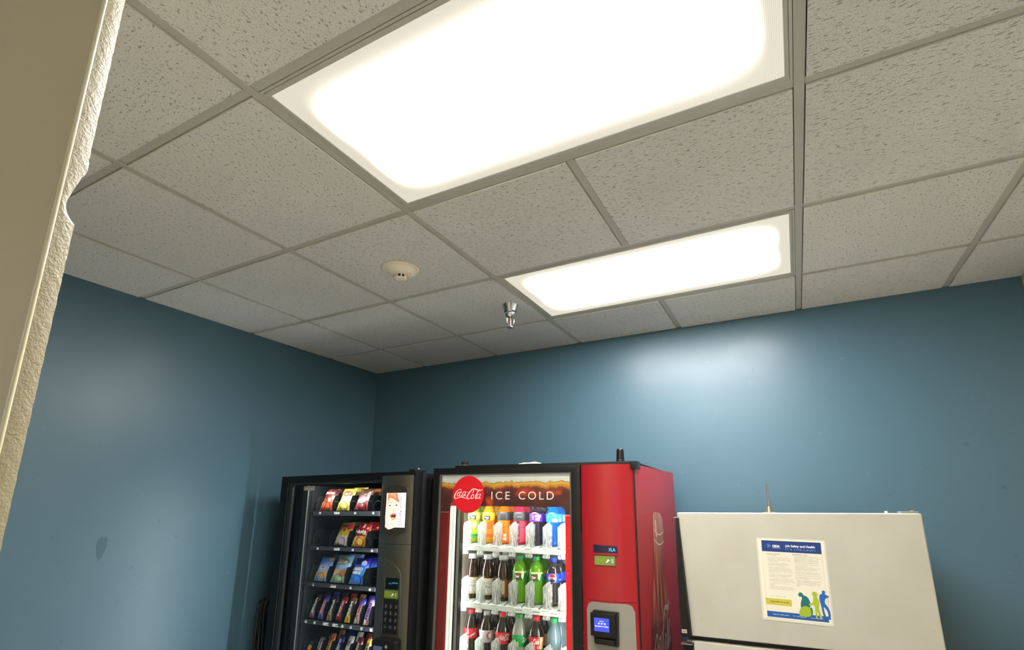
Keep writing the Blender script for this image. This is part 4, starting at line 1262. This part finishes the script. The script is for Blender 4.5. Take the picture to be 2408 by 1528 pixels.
bm = bmesh.new()
for i in range(12):
    x, z = -.115 + .029 * (i % 3), V2(-.606 - .0287 * (i // 3))
    hw = .0014 if i == 0 else .0035
    put_text(bm, '123456789*0#'[i], x - hw, x + hw, z - .006, z + (.006 if i != 9 else .002), -.0278)
kt = obj('key_numbers', bm, mat('key_grey', rgb(150, 146, 150), .5), kp, smooth=False, fix=False); kt['kind'] = 'stuff'
N('keypad_edge', B(box, -.1365, -.1330, -.0260, -.02, V2(-.7215), V2(-.578)), STEEL, smooth=False)
bm = bmesh.new()
prism(bm, rrect(-.163, -.030, V2(-.90), V2(-.742), .012, 3), -.055, -.018)
cr = N('card_reader', bm, BLACK, bev=.004)
obj('reader_screen', B(box, -.150, -.100, -.0565, -.055, V2(-.83), V2(-.768)), mat('dim_blue_screen', rgb(74, 84, 112), .25, emit=.35), cr, smooth=False)
obj('reader_tap_mark', B(prism, [(-.088, V2(-.766)), (-.078, V2(-.758)), (-.070, V2(-.766)), (-.078, V2(-.776))], -.0558, -.055), mat('reader_grey', rgb(140, 130, 120), .4), cr, smooth=False)
bm = bmesh.new()
tube(bm, [(-.12, -.0566, V2(-.786)), (-.112, -.0566, V2(-.783)), (-.104, -.0566, V2(-.786))], .001, 5)
obj('screen_text', bm, mat('screen_white', rgb(225, 228, 255), 0.4, emit=.8), cr)
# cable bundle hanging in the gap beside the machine
t = thing('cable_bundle', 'dark bundle of cables hanging between the snack machine and the blue wall', 'cable', Matrix.Translation((-1.545, .80, 0)))
rc = random.Random(3)
for i in range(7):
    bm = bmesh.new()
    x0, y0 = rc.uniform(-.03, .03), rc.uniform(-.04, .04)
    p = []
    for j in range(15):
        a = j / 14
        p.append((x0 + .025 * math.sin(a * 7 + i * 1.7), y0 + .03 * math.cos(a * 5 + i), 1.13 * a + .01 + (.0 if j < 14 else 0)))
    p += [(p[-1][0] + .02 * math.cos(i), p[-1][1] + .02, p[-1][2] + .03), (p[-1][0] + .04 * math.cos(i), p[-1][1] + .04, p[-1][2] - .02), (p[-1][0] + .035 * math.cos(i), p[-1][1] + .05, p[-1][2] - .25)]
    tube(bm, catmull(p, 3), .006, 6)
    obj('cable', bm, BLACK, t)

# ------------------------------------------------------------------ snacks
def bag_mat(name, stops, blob=None, scale=45.0, thr=.56):
    m = mat('bag_' + name, rgb(128, 128, 128), 0.28)
    g = NT(m)
    v = g.coord()
    s_ = g.n('ShaderNodeSeparateXYZ', ins={0: v})
    n = g.noise(g.scale(v, (1, .2, 1)), scale, 2.0)
    h = g.math('MULTIPLY_ADD', g.math('SUBTRACT', n, .5), .05, s_.outputs[2])
    f = g.n('ShaderNodeMapRange', ins={0: h, 1: 0.0, 2: 0.135, 3: 0.0, 4: 1.0}).outputs[0]
    a = g.ramp(f, stops)
    if blob:
        n2 = g.noise(g.scale(v, (1, .2, 1), (4, 0, 2)), scale * 1.4, 1.0)
        a = g.mix(g.ramp(n2, [(thr, 0.0), (thr + .05, 1.0)]), a, blob)
    g.put(g.b.inputs['Base Color'], a)
    g.bump(g.noise(g.scale(v, (1, 1, .6)), 55.0, 2.0), .35, .006)
    return m
def bag_bm(w, h, d, seed):
    rr = random.Random(seed)
    bm = bmesh.new()
    NX, NZ = 12, 14
    for side in (-1, 1):
        g_ = []
        for i in range(NX + 1):
            row = []
            for j in range(NZ + 1):
                a, b = i / NX * 2 - 1, j / NZ
                pil = max(0.0, (1 - abs(a) ** 2.6)) ** .6 * max(0.0, 1 - abs(b * 2 - 1) ** 5) ** .7
                wv = w / 2 * (1 - .05 * math.sin(PI * b))
                crimp = .0012 * math.sin(i * 3.1) if (j in (0, 1, NZ - 1, NZ)) else 0
                row.append((a * wv, side * (d / 2 * pil + .0006) + crimp + .0016 * math.sin(7 * a + 9 * b + seed) * pil, b * h + (.0012 * (i % 2) if j in (0, NZ) else 0)))
            g_.append([bm.verts.new(p) for p in row])
        for a, b in zip(g_, g_[1:]):
            for j in range(NZ):
                f = (a[j], b[j], b[j + 1], a[j + 1])
                bm.faces.new(f if side < 0 else f[::-1])
    bmesh.ops.remove_doubles(bm, verts=bm.verts[:], dist=.0004)
    return bm
def front_y(w, h, d):
    def f(x, z):
        a, b = x / (w / 2), z / h
        pil = max(0.0, (1 - min(1, abs(a)) ** 2.6)) ** .6 * max(0.0, 1 - abs(b * 2 - 1) ** 5) ** .7
        return -(d / 2 * pil + .0030)
    return f
def snack(kind, label, u, n, tray, w, h, d, m, prints=(), lean=.42, seed=1, group='snacks in the snack machine', cat='snack'):
    mw = MW_S @ Matrix.Translation((u, n, V2(TRAY_W[tray]) - .0012 + d * .12)) @ Matrix.Rotation(-lean, 4, 'X')
    t = thing(kind, label, cat, mw, group)
    obj('wrapper', bag_bm(w, h, d, seed), m, t, fix=False)
    fy = front_y(w, h, d)
    P = lambda o: (lambda x, z: (x, fy(x, z) - o, z))
    for i, p in enumerate(prints):
        bm = bmesh.new()
        nm = 'lettering'
        if p[0] == 'text':
            _, s_, x0, x1, z0, z1, c, kw = p
            put_text(bm, s_, x0 * w, x1 * w, z0 * h, z1 * h, 0, fn=P(.0008), **kw)
        else:
            _, pts, c = p
            nm = 'printed_patch'
            P_ = catmull(list(pts) + [pts[0]], 4)[:-1]
            cx, cz = sum(q[0] for q in P_) / len(P_), sum(q[1] for q in P_) / len(P_)
            c0 = bm.verts.new(P(.0004)(cx * w, cz * h))
            mid = [bm.verts.new(P(.0004)((cx + (x - cx) * .5) * w, (cz + (z - cz) * .5) * h)) for x, z in P_]
            vs = [bm.verts.new(P(.0004)(x * w, z * h)) for x, z in P_]
            for q in range(len(vs)):
                r = (q + 1) % len(vs)
                bm.faces.new((c0, mid[q], mid[r])); bm.faces.new((mid[q], vs[q], vs[r], mid[r]))
        obj(nm, bm, ink('b_%d_%d_%d' % c, rgb(*c), .35), t, smooth=False, fix=False)
    return t
OV = lambda cx, cz, rx, rz: [(cx + rx * math.cos(k * PI / 4), cz + rz * math.sin(k * PI / 4)) for k in range(8)]
WH = (240, 238, 236)
mD = bag_mat('dark_red_chips', [(0, rgb(190, 60, 40)), (.3, rgb(150, 52, 34)), (.62, rgb(132, 30, 28)), (.75, rgb(70, 22, 26)), (1, rgb(56, 18, 22))], rgb(176, 88, 44), 30)
mL = bag_mat('yellow_chips', [(0, rgb(222, 196, 70)), (.35, rgb(206, 178, 70)), (.55, rgb(190, 180, 130)), (.8, rgb(170, 140, 60)), (1, rgb(206, 180, 60))], rgb(226, 210, 110), 30)
mS = bag_mat('maroon_snack', [(0, rgb(120, 28, 36)), (.45, rgb(150, 50, 52)), (.6, rgb(84, 50, 34)), (1, rgb(74, 46, 28))], rgb(190, 150, 140), 40, .6)
mC = bag_mat('orange_black_chips', [(0, rgb(60, 52, 50)), (.12, rgb(220, 204, 210)), (.38, rgb(224, 208, 190)), (.45, rgb(220, 190, 50)), (.62, rgb(206, 160, 46)), (.70, rgb(150, 40, 40)), (.8, rgb(170, 140, 70)), (1, rgb(166, 120, 60))], rgb(110, 60, 66), 42, .6)
mR = bag_mat('red_gold_snack', [(0, rgb(214, 160, 60)), (.38, rgb(206, 140, 50)), (.42, rgb(120, 40, 50)), (.55, rgb(160, 26, 46)), (1, rgb(150, 30, 44))], rgb(232, 190, 100), 40, .62)
mG = bag_mat('pale_blue_cookies', [(0, rgb(140, 176, 236)), (.15, rgb(150, 184, 240)), (.5, rgb(168, 186, 236)), (.7, rgb(92, 134, 214)), (1, rgb(130, 172, 236))])
mK = bag_mat('blue_green_snack', [(0, rgb(150, 196, 176)), (.3, rgb(170, 200, 150)), (.42, rgb(206, 190, 160)), (.55, rgb(150, 180, 236)), (.8, rgb(150, 186, 240)), (1, rgb(136, 176, 236))])
mO = bag_mat('royal_blue_cookies', [(0, rgb(120, 170, 240)), (.2, rgb(52, 120, 226)), (.42, rgb(84, 160, 240)), (.6, rgb(70, 130, 226)), (.75, rgb(50, 44, 160)), (1, rgb(40, 30, 130))])
mB = lambda nm, *c: bag_mat(nm, [(i / (len(c) - 1), rgb(*q)) for i, q in enumerate(c)], None, 60)
# row 1
snack('chip_bag', 'dark red chip bag with white lettering on the top tray', -0.7085, .130, 0, .096, .128, .030, mD, [('text', 'Doritos', -.36, .34, .70, .82, WH, dict(bold=.03, shear=.1)), ('patch', OV(-.22, .22, .16, .15), (206, 110, 50)), ('patch', OV(.2, .2, .18, .14), (190, 84, 44))], seed=1)
snack('chip_bag', 'second dark red chip bag behind the front one on the top tray', -0.7085, .204, 0, .096, .128, .030, mD, seed=2)
snack('chip_bag', 'yellow chip bag with a brown oval on the top tray', -0.5825, .130, 0, .096, .128, .030, mL, [('patch', OV(.04, .72, .34, .12), (120, 76, 50)), ('text', "Lay's", -.22, .28, .66, .78, (220, 200, 150), dict(shear=.3)), ('patch', OV(-.2, .24, .18, .17), (236, 214, 90)), ('patch', OV(.2, .2, .2, .15), (214, 190, 110))], seed=3)
snack('chip_bag', 'second yellow chip bag behind the front one on the top tray', -0.5825, .204, 0, .108, .138, .030, mL, seed=4)
snack('chip_bag', 'maroon and brown snack bag at the right of the top tray', -0.4555, .130, 0, .098, .124, .030, mS, [('patch', OV(.0, .40, .3, .12), (206, 176, 170)), ('patch', OV(-.2, .2, .12, .1), (180, 60, 64))], seed=5)
snack('chip_bag', 'brown snack bag with an orange band behind the maroon one', -0.4555, .204, 0, .110, .128, .036, bag_mat('brown_orange', [(0, rgb(90, 60, 30)), (.72, rgb(84, 54, 26)), (.78, rgb(170, 96, 40)), (.92, rgb(150, 90, 40)), (1, rgb(80, 54, 30))]), seed=6)
# row 2
snack('chip_bag', 'gold and white chip bag with a red corner on the second tray', -0.5825, .130, 1, .097, .130, .030, mC, [('text', 'Cheetos', -.40, .20, .76, .90, (54, 40, 36), dict(shear=.2, bold=.02)), ('patch', [(.18, .86), (.48, .92), (.46, .72), (.26, .66), (.20, .74)], (178, 30, 46)), ('patch', OV(-.2, .22, .15, .15), (232, 214, 200)), ('patch', OV(.2, .22, .16, .15), (206, 176, 190))], seed=7)
snack('chip_bag', 'second gold chip bag behind the front one on the second tray', -0.5825, .204, 1, .097, .130, .030, mC, seed=8)
snack('chip_bag', 'red topped snack bag with golden pieces on the second tray', -0.4555, .130, 1, .097, .130, .030, mR, [('text', 'Nuts', -.42, .34, .50, .66, WH, dict(bold=.04)), ('patch', [(-.0, .76), (.12, .92), (.18, .78), (.1, .74), (.04, .74)], (232, 214, 190)), ('patch', OV(-.24, .22, .14, .18), (240, 190, 100)), ('patch', OV(.18, .22, .2, .18), (232, 170, 74))], seed=9)
snack('chip_bag', 'second red snack bag behind the front one on the second tray', -0.4555, .204, 1, .098, .132, .030, mR, seed=10)
# row 3
snack('chip_bag', 'pale blue cookie bag on the left of the third tray', -0.7085, .130, 2, .098, .130, .030, mG, [('patch', OV(.0, .52, .22, .09), (214, 214, 226)), ('patch', OV(.02, .54, .12, .05), (120, 110, 120)), ('patch', OV(-.28, .22, .13, .15), (226, 176, 100)), ('patch', OV(.2, .24, .22, .15), (220, 166, 92)), ('patch', [(.22, .98), (.46, .98), (.5, .82), (.34, .78), (.26, .86)], (150, 130, 116))], seed=11)
snack('chip_bag', 'second pale blue bag behind the leftmost on the third tray', -0.7085, .204, 2, .098, .136, .030, mG, seed=12)
snack('chip_bag', 'light blue snack bag with a yellow green oval on the third tray', -0.5825, .130, 2, .110, .146, .030, mK, [('patch', OV(.03, .74, .42, .13), (170, 176, 60)), ('patch', OV(.03, .74, .36, .10), (60, 66, 80)), ('text', 'Bites', -.28, .34, .66, .81, (226, 226, 230), dict(shear=.25, bold=.02)), ('patch', OV(-.2, .30, .15, .1), (226, 186, 130)), ('patch', OV(.22, .32, .18, .14), (196, 130, 84)), ('patch', OV(.2, .12, .16, .07), (190, 226, 190))], seed=13)
snack('chip_bag', 'second light blue bag behind the oval one on the third tray', -0.5825, .204, 2, .110, .146, .030, mK, seed=14)
snack('chip_bag', 'royal blue cookie bag with white lettering on the third tray', -0.4555, .130, 2, .102, .134, .030, mO, [('text', 'OREO', -.40, .28, .48, .60, WH, dict(bold=.05)), ('text', 'MINI', -.34, .22, .34, .45, (230, 226, 226), dict(bold=.05)), ('patch', OV(.24, .78, .16, .1), (190, 190, 240)), ('patch', OV(-.06, .78, .12, .09), (36, 34, 60)), ('patch', OV(.14, .18, .18, .14), (50, 120, 230))], seed=15)
snack('chip_bag', 'second royal blue bag behind the lettered one on the third tray', -0.4555, .204, 2, .102, .136, .030, mO, seed=16)
# rows 4 and 5: bars
bars = [
    (3, 0, 'brown candy bar with white script', mB('brown_bar', (100, 60, 60), (180, 150, 150), (90, 46, 44), (84, 40, 40), (100, 50, 46)), 'Snickers', WH),
    (3, 1, 'violet and pink candy bar', mB('violet_bar', (60, 66, 170), (150, 120, 140), (190, 130, 160), (90, 70, 190), (70, 70, 190)), 'Baby', (240, 170, 190)),
    (3, 2, 'dark candy bar with bold white lettering', mB('dark_bar', (170, 150, 120), (150, 120, 90), (44, 34, 38), (40, 30, 34), (110, 110, 100)), 'Crunch', WH),
    (3, 3, 'red candy bar with white lettering', mB('red_bar', (90, 40, 44), (176, 36, 48), (170, 30, 44), (176, 30, 46), (200, 56, 66)), 'KitKat', (236, 214, 206)),
    (3, 4, 'golden yellow candy bar with white lettering', mB('gold_bar', (226, 180, 40), (232, 190, 60), (90, 70, 60), (110, 90, 70), (206, 150, 40)), 'M&M', WH),
    (3, 5, 'white and blue candy bar', mB('white_bar', (190, 170, 150), (230, 190, 190), (220, 200, 210), (90, 70, 220), (40, 30, 120)), 'Twix', (206, 60, 70)),
    (3, 6, 'slim lilac candy bar at the right end', mB('lilac_bar', (226, 190, 150), (200, 170, 210), (180, 140, 200), (210, 180, 210), (50, 40, 130)), 'mini', (90, 60, 150)),
    (4, 1, 'small brown and white candy bar', mB('cocoa_bar', (90, 60, 60), (220, 190, 180), (210, 190, 190), (60, 44, 50), (40, 36, 40)), 'choc', (60, 40, 44)),
    (4, 2, 'orange and yellow candy bar', mB('orange_bar', (220, 200, 140), (230, 206, 120), (226, 150, 70), (210, 90, 60), (160, 140, 90)), 'PayDay', (60, 40, 30)),
    (4, 3, 'navy candy bar with pale lettering', mB('navy_bar', (180, 180, 170), (170, 170, 190), (60, 56, 140), (40, 34, 120), (34, 28, 110)), 'Zero', (220, 220, 236)),
    (4, 4, 'white candy bar with dark swirls', mB('swirl_bar', (210, 206, 210), (200, 196, 200), (216, 210, 214), (206, 200, 200), (190, 184, 186)), 'S S', (70, 60, 66)),
    (4, 5, 'crimson candy bar with silver lettering', mB('crimson_bar', (150, 30, 50), (200, 110, 120), (120, 24, 40), (110, 24, 40), (96, 22, 36)), 'Skor', (214, 210, 210)),
    (4, 6, 'yellow and silver candy bar', mB('yellow_silver_bar', (214, 180, 60), (206, 190, 90), (210, 206, 200), (214, 190, 70), (130, 30, 50)), 'nut', (90, 70, 40)),
]
for tray, lane, d_, m_, tx, c in bars:
    place = 'on the fourth tray' if tray == 3 else 'on the fifth tray'
    hh = .122 if lane != 1 or tray == 3 else .100
    snack('candy_bar', '%s %s' % (d_, place), NARROW[lane], .1220, tray, .038, hh, .018, m_, [('text', tx, -.22, .22, .20, .84, c, dict(vert=True, bold=.03))], .42, 20 + tray * 8 + lane)
    snack('candy_bar', 'rear bar behind the %s %s' % (d_, place), NARROW[lane], .1800, tray, .040, hh + .008, .018, m_, [], .42, 60 + tray * 8 + lane)
snack('candy_bar', 'small dark round sweet pack with an orange dot on the fifth tray', NARROW[0], .1220, 4, .044, .072, .018, mB('dot_bar', (30, 34, 60), (36, 40, 60), (40, 40, 56)), [('patch', OV(.0, .55, .3, .2), (230, 150, 60))], .42, 99)

# ------------------------------------------------------------------ refrigerator
FH = 1.6482
MW_F = pose(1.449, .852, H - 1.0318, .0154, -.0013, FH)
fr = thing('refrigerator', 'off-white top freezer refrigerator with black handles beside the red machine', 'refrigerator', MW_F)
def R_(name, bm, m, parent=fr, **k):
    return obj(name, bm, m, parent, **k)
def fridge_mat():
    m = mat('almond_fridge_enamel', rgb(196, 190, 170), 0.42)
    g = NT(m)
    v = g.coord()
    sm_ = g.ramp(g.noise(g.scale(v, (1, 1, .8)), 7.0, 4.0), [(0.35, 0.0), (0.8, 1.0)])
    sp = g.ramp(g.noise(v, 28.0, 3.0), [(0.70, 0.0), (0.78, .5)])
    a = g.mix(g.math('MULTIPLY', sm_, .5), rgb(184, 180, 166), rgb(166, 160, 144))
    a = g.mix(sp, a, rgb(158, 150, 130))
    g.put(g.b.inputs['Base Color'], a)
    g.bump(g.noise(v, 900.0, 1.0), .25, .001)
    return m
ALM = fridge_mat()
F2 = lambda w: FH + w
fd_ = R_('freezer_door', B(box, -.760, 0, 0, .060, F2(-.4326), FH), ALM, bev=.007, seg=3)
ld_ = R_('fridge_door', B(box, -.760, 0, 0, .060, .10, F2(-.4495)), ALM, bev=.007, seg=3)
R_('door_gasket', B(box, -.752, -.008, .060, .072, .11, F2(-.006)), mat('dark_gasket', rgb(52, 48, 46), .6), smooth=False)
R_('cabinet', B(box, -.757, -.003, .072, .72, .04, FH - .006), ALM, bev=.004)
R_('gap_rail', B(box, -.757, -.003, .030, .060, F2(-.4495), F2(-.4326)), mat('dark_gap', rgb(40, 34, 34), .6), smooth=False)
R_('toe_grille', B(box, -.75, -.01, .05, .072, .0, .09), BLACK, smooth=False)
def handle(parent, zt, zb, tw, bw):
    bm = bmesh.new()
    x0 = -.766
    n = 8
    prev = None
    for i in range(n + 1):
        t_ = i / n
        z = zt + (zb - zt) * t_
        w = tw + (bw - tw) * t_
        dpt = .012 + .020 * min(1, t_ * 2.2)
        cur = [bm.verts.new(p) for p in ((x0 - .004 * t_, -dpt, z), (x0 + w * .92, -dpt * .8, z), (x0 + w, .002, z), (x0 - .002, .03, z))]
        if prev:
            for q in range(4):
                bm.faces.new((prev[q], prev[(q + 1) % 4], cur[(q + 1) % 4], cur[q]))
        else:
            bm.faces.new(cur)
        prev = cur
    bm.faces.new(prev[::-1])
    return obj('handle', bm, mat('black_handle', rgb(17, 17, 16), .5, spec=.3), parent, bev=.002)
h1 = handle(fd_, F2(-.020), F2(-.432), .012, .030)
h2 = handle(ld_, F2(-.4535), F2(-.95), .034, .016)
obj('handle_end_cap', B(box, -.771, -.754, -.016, .02, F2(-.0205), F2(-.0165)), STEEL, fd_, smooth=False)
obj('handle_end_cap', B(box, -.772, -.735, -.034, .0, F2(-.4565), F2(-.4530)), STEEL, ld_, smooth=False)
bdg = obj('badge', B(box, -.7665, -.7485, -.0338, -.0315, F2(-.4190), F2(-.4065)), mat('silver_badge', rgb(176, 168, 148), .35, .3), fd_, smooth=False)
bm = bmesh.new()
put_text(bm, 'Roper', -.7635, -.7515, F2(-.4150), F2(-.4105), -.0341, shear=.3)
obj('badge_lettering', bm, mat('badge_ink', rgb(60, 54, 46), .5), fd_, smooth=False, fix=False)
R_('hinge_cover', B(box, -.052, -.004, .014, .075, FH + .0002, FH + .006), mat('hinge_grey', rgb(120, 124, 124), .4), bev=.002)
R_('hinge_screw', B(lathe, [(.008, 0), (.008, .004), (.004, .006), (0, .006)], 14, (-.020, .035, FH + .006)), CHROME)
R_('hinge_screw', B(lathe, [(.005, 0), (.005, .006), (.0, .007)], 12, (-.088, .040, FH + .0)), WHITE)
# poster taped on the freezer door
PW = MW_F @ Matrix.Translation((-.3880, -.0006, F2(-.2213))) @ Matrix.Rotation(math.radians(1.3), 4, 'Y')
ps = thing('safety_poster', 'laminated workplace safety notice with blue bands on the freezer door', 'poster', PW)
pw, ph_ = .2030, .2600
obj('laminate', B(prism, rrect(-pw / 2 - .005, pw / 2 + .005, -ph_ / 2 - .007, ph_ / 2 + .004, .004), -.0008, 0), mat('laminate_film', rgb(212, 206, 186), .12), ps, smooth=False)
obj('sheet', B(box, -pw / 2, pw / 2, -.0013, -.0008, -ph_ / 2, ph_ / 2), mat('poster_paper', rgb(228, 220, 200), .35, coat=.3), ps, smooth=False)
PX = lambda a: -pw / 2 + pw * a
PZ = lambda b: ph_ / 2 - ph_ * b
YP = -.0016
def pbox(name, a0, a1, b0, b1, c, dy=0.0):
    return obj(name, B(box, PX(a0), PX(a1), YP - dy, -.0013 - dy * .5, PZ(b1), PZ(b0)), mat('poster_' + name, c, .4), ps, smooth=False)
NAVY = rgb(24, 54, 116)
pbox('header_band', .055, .955, .018, .160, NAVY)
pbox('footer_band', .055, .955, .912, .982, rgb(28, 84, 150))
pbox('yellow_box', .050, .440, .752, .832, rgb(196, 184, 62))
bm = bmesh.new()
for a in (.055, .9535):
    box(bm, PX(a), PX(a + .002), YP, -.0013, PZ(.912), PZ(.16))
obj('border_line', bm, mat('poster_line', rgb(130, 130, 140), .5), ps, smooth=False)['kind'] = 'stuff'
def ptext(name, items, c):
    bm = bmesh.new()
    for s_, a0, a1, b0, b1, kw in items:
        put_text(bm, s_, PX(a0), PX(a1), PZ(b1), PZ(b0), YP - .0005, **kw)
    return obj(name, bm, mat('poster_' + name, c, .5), ps, smooth=False, fix=False)
ptext('title', [('Job Safety and Health', .42, .865, .062, .100, dict(bold=.03))], rgb(236, 236, 240))
ptext('subtitle', [("IT'S THE LAW!", .42, .865, .108, .132, {})], rgb(120, 156, 206))
ptext('agency_name', [('OSHA', .222, .338, .070, .106, dict(bold=.05))], rgb(236, 236, 240))
pbox('agency_rule', .222, .350, .114, .118, rgb(150, 170, 206), .0006)
bm = bmesh.new()
lathe(bm, [(.0062, 0), (.0062, .0003), (.0052, .0003), (.0052, 0)], 20, close=False)
lathe(bm, [(.0030, 0), (.0030, .0003), (0, .0003)], 10)
bmesh.ops.rotate(bm, verts=bm.verts[:], matrix=Matrix.Rotation(PI / 2, 3, 'X'))
for v in bm.verts:
    v.co += Vector((PX(.165), YP - .0002, PZ(.085)))
obj('agency_seal', bm, mat('poster_seal', rgb(110, 140, 190), .5), ps, smooth=False)
C1 = ['A safe workplace.', 'Raise a safety or health concern with\nyour employer or OSHA, or report a work-\nrelated injury or illness, without being\nretaliated against.', 'Receive information and training on\njob hazards, including all hazardous\nsubstances in your workplace.', 'Request a confidential OSHA inspection\nof your workplace if you believe there are\nunsafe or unhealthy conditions. You have\nthe right to have a representative contact\nOSHA on your behalf.', 'Participate (or have your representative\nparticipate) in an OSHA inspection and\nspeak in private to the inspector.', 'File a complaint with OSHA within 30 days\n(by phone, online or by mail) if you have\nbeen retaliated against for using your rights.', 'See any OSHA citations issued to your\nemployer.', 'Request copies of your medical records,\ntests that measure hazards in the workplace,\nand the workplace injury and illness log.']
C2 = ['Provide employees a workplace free from\nrecognized hazards. It is illegal to retaliate\nagainst an employee for using any of their\nrights under the law, including raising a\nhealth and safety concern with you or with\nOSHA, or reporting a work-related injury.', 'Comply with all applicable OSHA standards.', 'Notify OSHA within 8 hours of a\nworkplace fatality or within 24 hours of any\nwork-related inpatient hospitalization,\namputation, or loss of an eye.', 'Provide required training to all workers in\na language and vocabulary they understand.', 'Prominently display this poster in the workplace.', 'Post OSHA citations at or near the place of\nthe alleged violations.', 'On-Site Consultation services are available\nto small and medium-sized employers,\nwithout citation or penalty, through OSHA-\nsupported consultation programs in every\nstate.']
def column(name, head, paras, a0, a1, b):
    items = [(head, a0, a0 + .22, b, b + .013, dict(bold=.03))]
    b += .022
    for p in paras:
        for ln in p.split('\n'):
            items.append((ln, a0 + .02, a0 + .02 + (a1 - a0 - .02) * min(1.06, len(ln) / 43.0), b, b + .0105, dict(res=1)))
            b += .0158
        b += .008
    ptext(name, items, rgb(84, 82, 80))['kind'] = 'stuff'
column('left_column_text', 'All workers have the right to:', C1, .115, .505, .185)
column('right_column_text', 'Employers must:', C2, .520, .905, .178)
ptext('closing_line', [('This poster is available free from OSHA.', .125, .36, .716, .727, {})], rgb(84, 82, 80))
ptext('yellow_box_text', [('Contact OSHA. We can help.', .115, .405, .782, .802, dict(bold=.02))], rgb(54, 50, 30))
ptext('footer_text', [('1-800-321-OSHA (6742)', .14, .385, .940, .955, dict(bold=.02)), ('TTY 1-877-889-5627', .44, .64, .940, .955, {}), ('www.osha.gov', .70, .88, .940, .955, dict(bold=.02))], rgb(206, 216, 232))['kind'] = 'stuff'
def pfig(name, polys, c, dy=.0006):
    bm = bmesh.new()
    for p in polys:
        P_ = catmull(list(p) + [p[0]], 3)[:-1]
        bm.faces.new([bm.verts.new((PX(a), YP - dy, PZ(b))) for a, b in p] if len(p) < 5 else [bm.verts.new((PX(a), YP - dy, PZ(b))) for a, b in P_])
    return obj(name, bm, mat('poster_' + name, c, .5), ps, smooth=False, fix=False)
pfig('stooping_worker', [[(.55, .675), (.565, .655), (.59, .65), (.615, .662), (.625, .68), (.68, .70), (.71, .75), (.715, .80), (.66, .86), (.58, .86), (.575, .78), (.60, .715), (.575, .700), (.555, .70)], [(.665, .86), (.72, .82), (.74, .86), (.725, .92), (.70, .93), (.69, .88)]], rgb(24, 104, 104))
pfig('sack', [[(.54, .935), (.545, .88), (.58, .83), (.64, .81), (.70, .83), (.715, .88), (.69, .935)]], rgb(150, 172, 30), .0009)
pfig('standing_worker', [[(.755, .645), (.775, .628), (.805, .630), (.825, .645), (.825, .675), (.805, .685), (.835, .715), (.845, .77), (.835, .83), (.855, .90), (.865, .935), (.835, .94), (.805, .86), (.80, .935), (.775, .935), (.775, .84), (.765, .79), (.70, .80), (.695, .785), (.75, .755), (.765, .70), (.775, .68), (.755, .67)]], rgb(160, 176, 40), .0012)
pfig('striding_worker', [[(.895, .62), (.910, .605), (.935, .607), (.945, .625), (.935, .645), (.955, .655), (1.01 - .03, .668), (.99, .665), (.99, .675), (.94, .70), (.925, .75), (.96, .80), (.985, .85), (.985, .92), (.955, .92), (.955, .865), (.905, .80), (.905, .86), (.925, .935), (.895, .935), (.875, .86), (.865, .78), (.85, .72), (.862, .66), (.895, .645)]], rgb(28, 92, 170))
pfig('shovel', [[(.975, .665), (.979, .665), (.966, .93), (.962, .93)], [(.925, .945), (.945, .925), (.985, .925), (.99, .945)]], rgb(28, 92, 170))
# rod antenna on the refrigerator
t = thing('rod_antenna', 'thin metal rod antenna on a round copper base on the refrigerator', 'antenna', MW_F @ Matrix.Translation((-.447, .30, FH - .006)))
obj('base_plate', B(lathe, [(.034, 0), (.034, .003), (.028, .005), (.010, .008), (0, .008)], 30), mat('copper_base', rgb(188, 140, 112), .35, .6), t)
obj('cone', B(lathe, [(.013, .006), (.011, .014), (.0085, .026), (.0075, .030), (0, .030)], 20), mat('brass_cone', rgb(150, 140, 118), .35, .8), t)
obj('rod', B(lathe, [(.0042, .028), (.0036, .06), (.0032, .118), (.0, .120)], 12), STEEL, t)
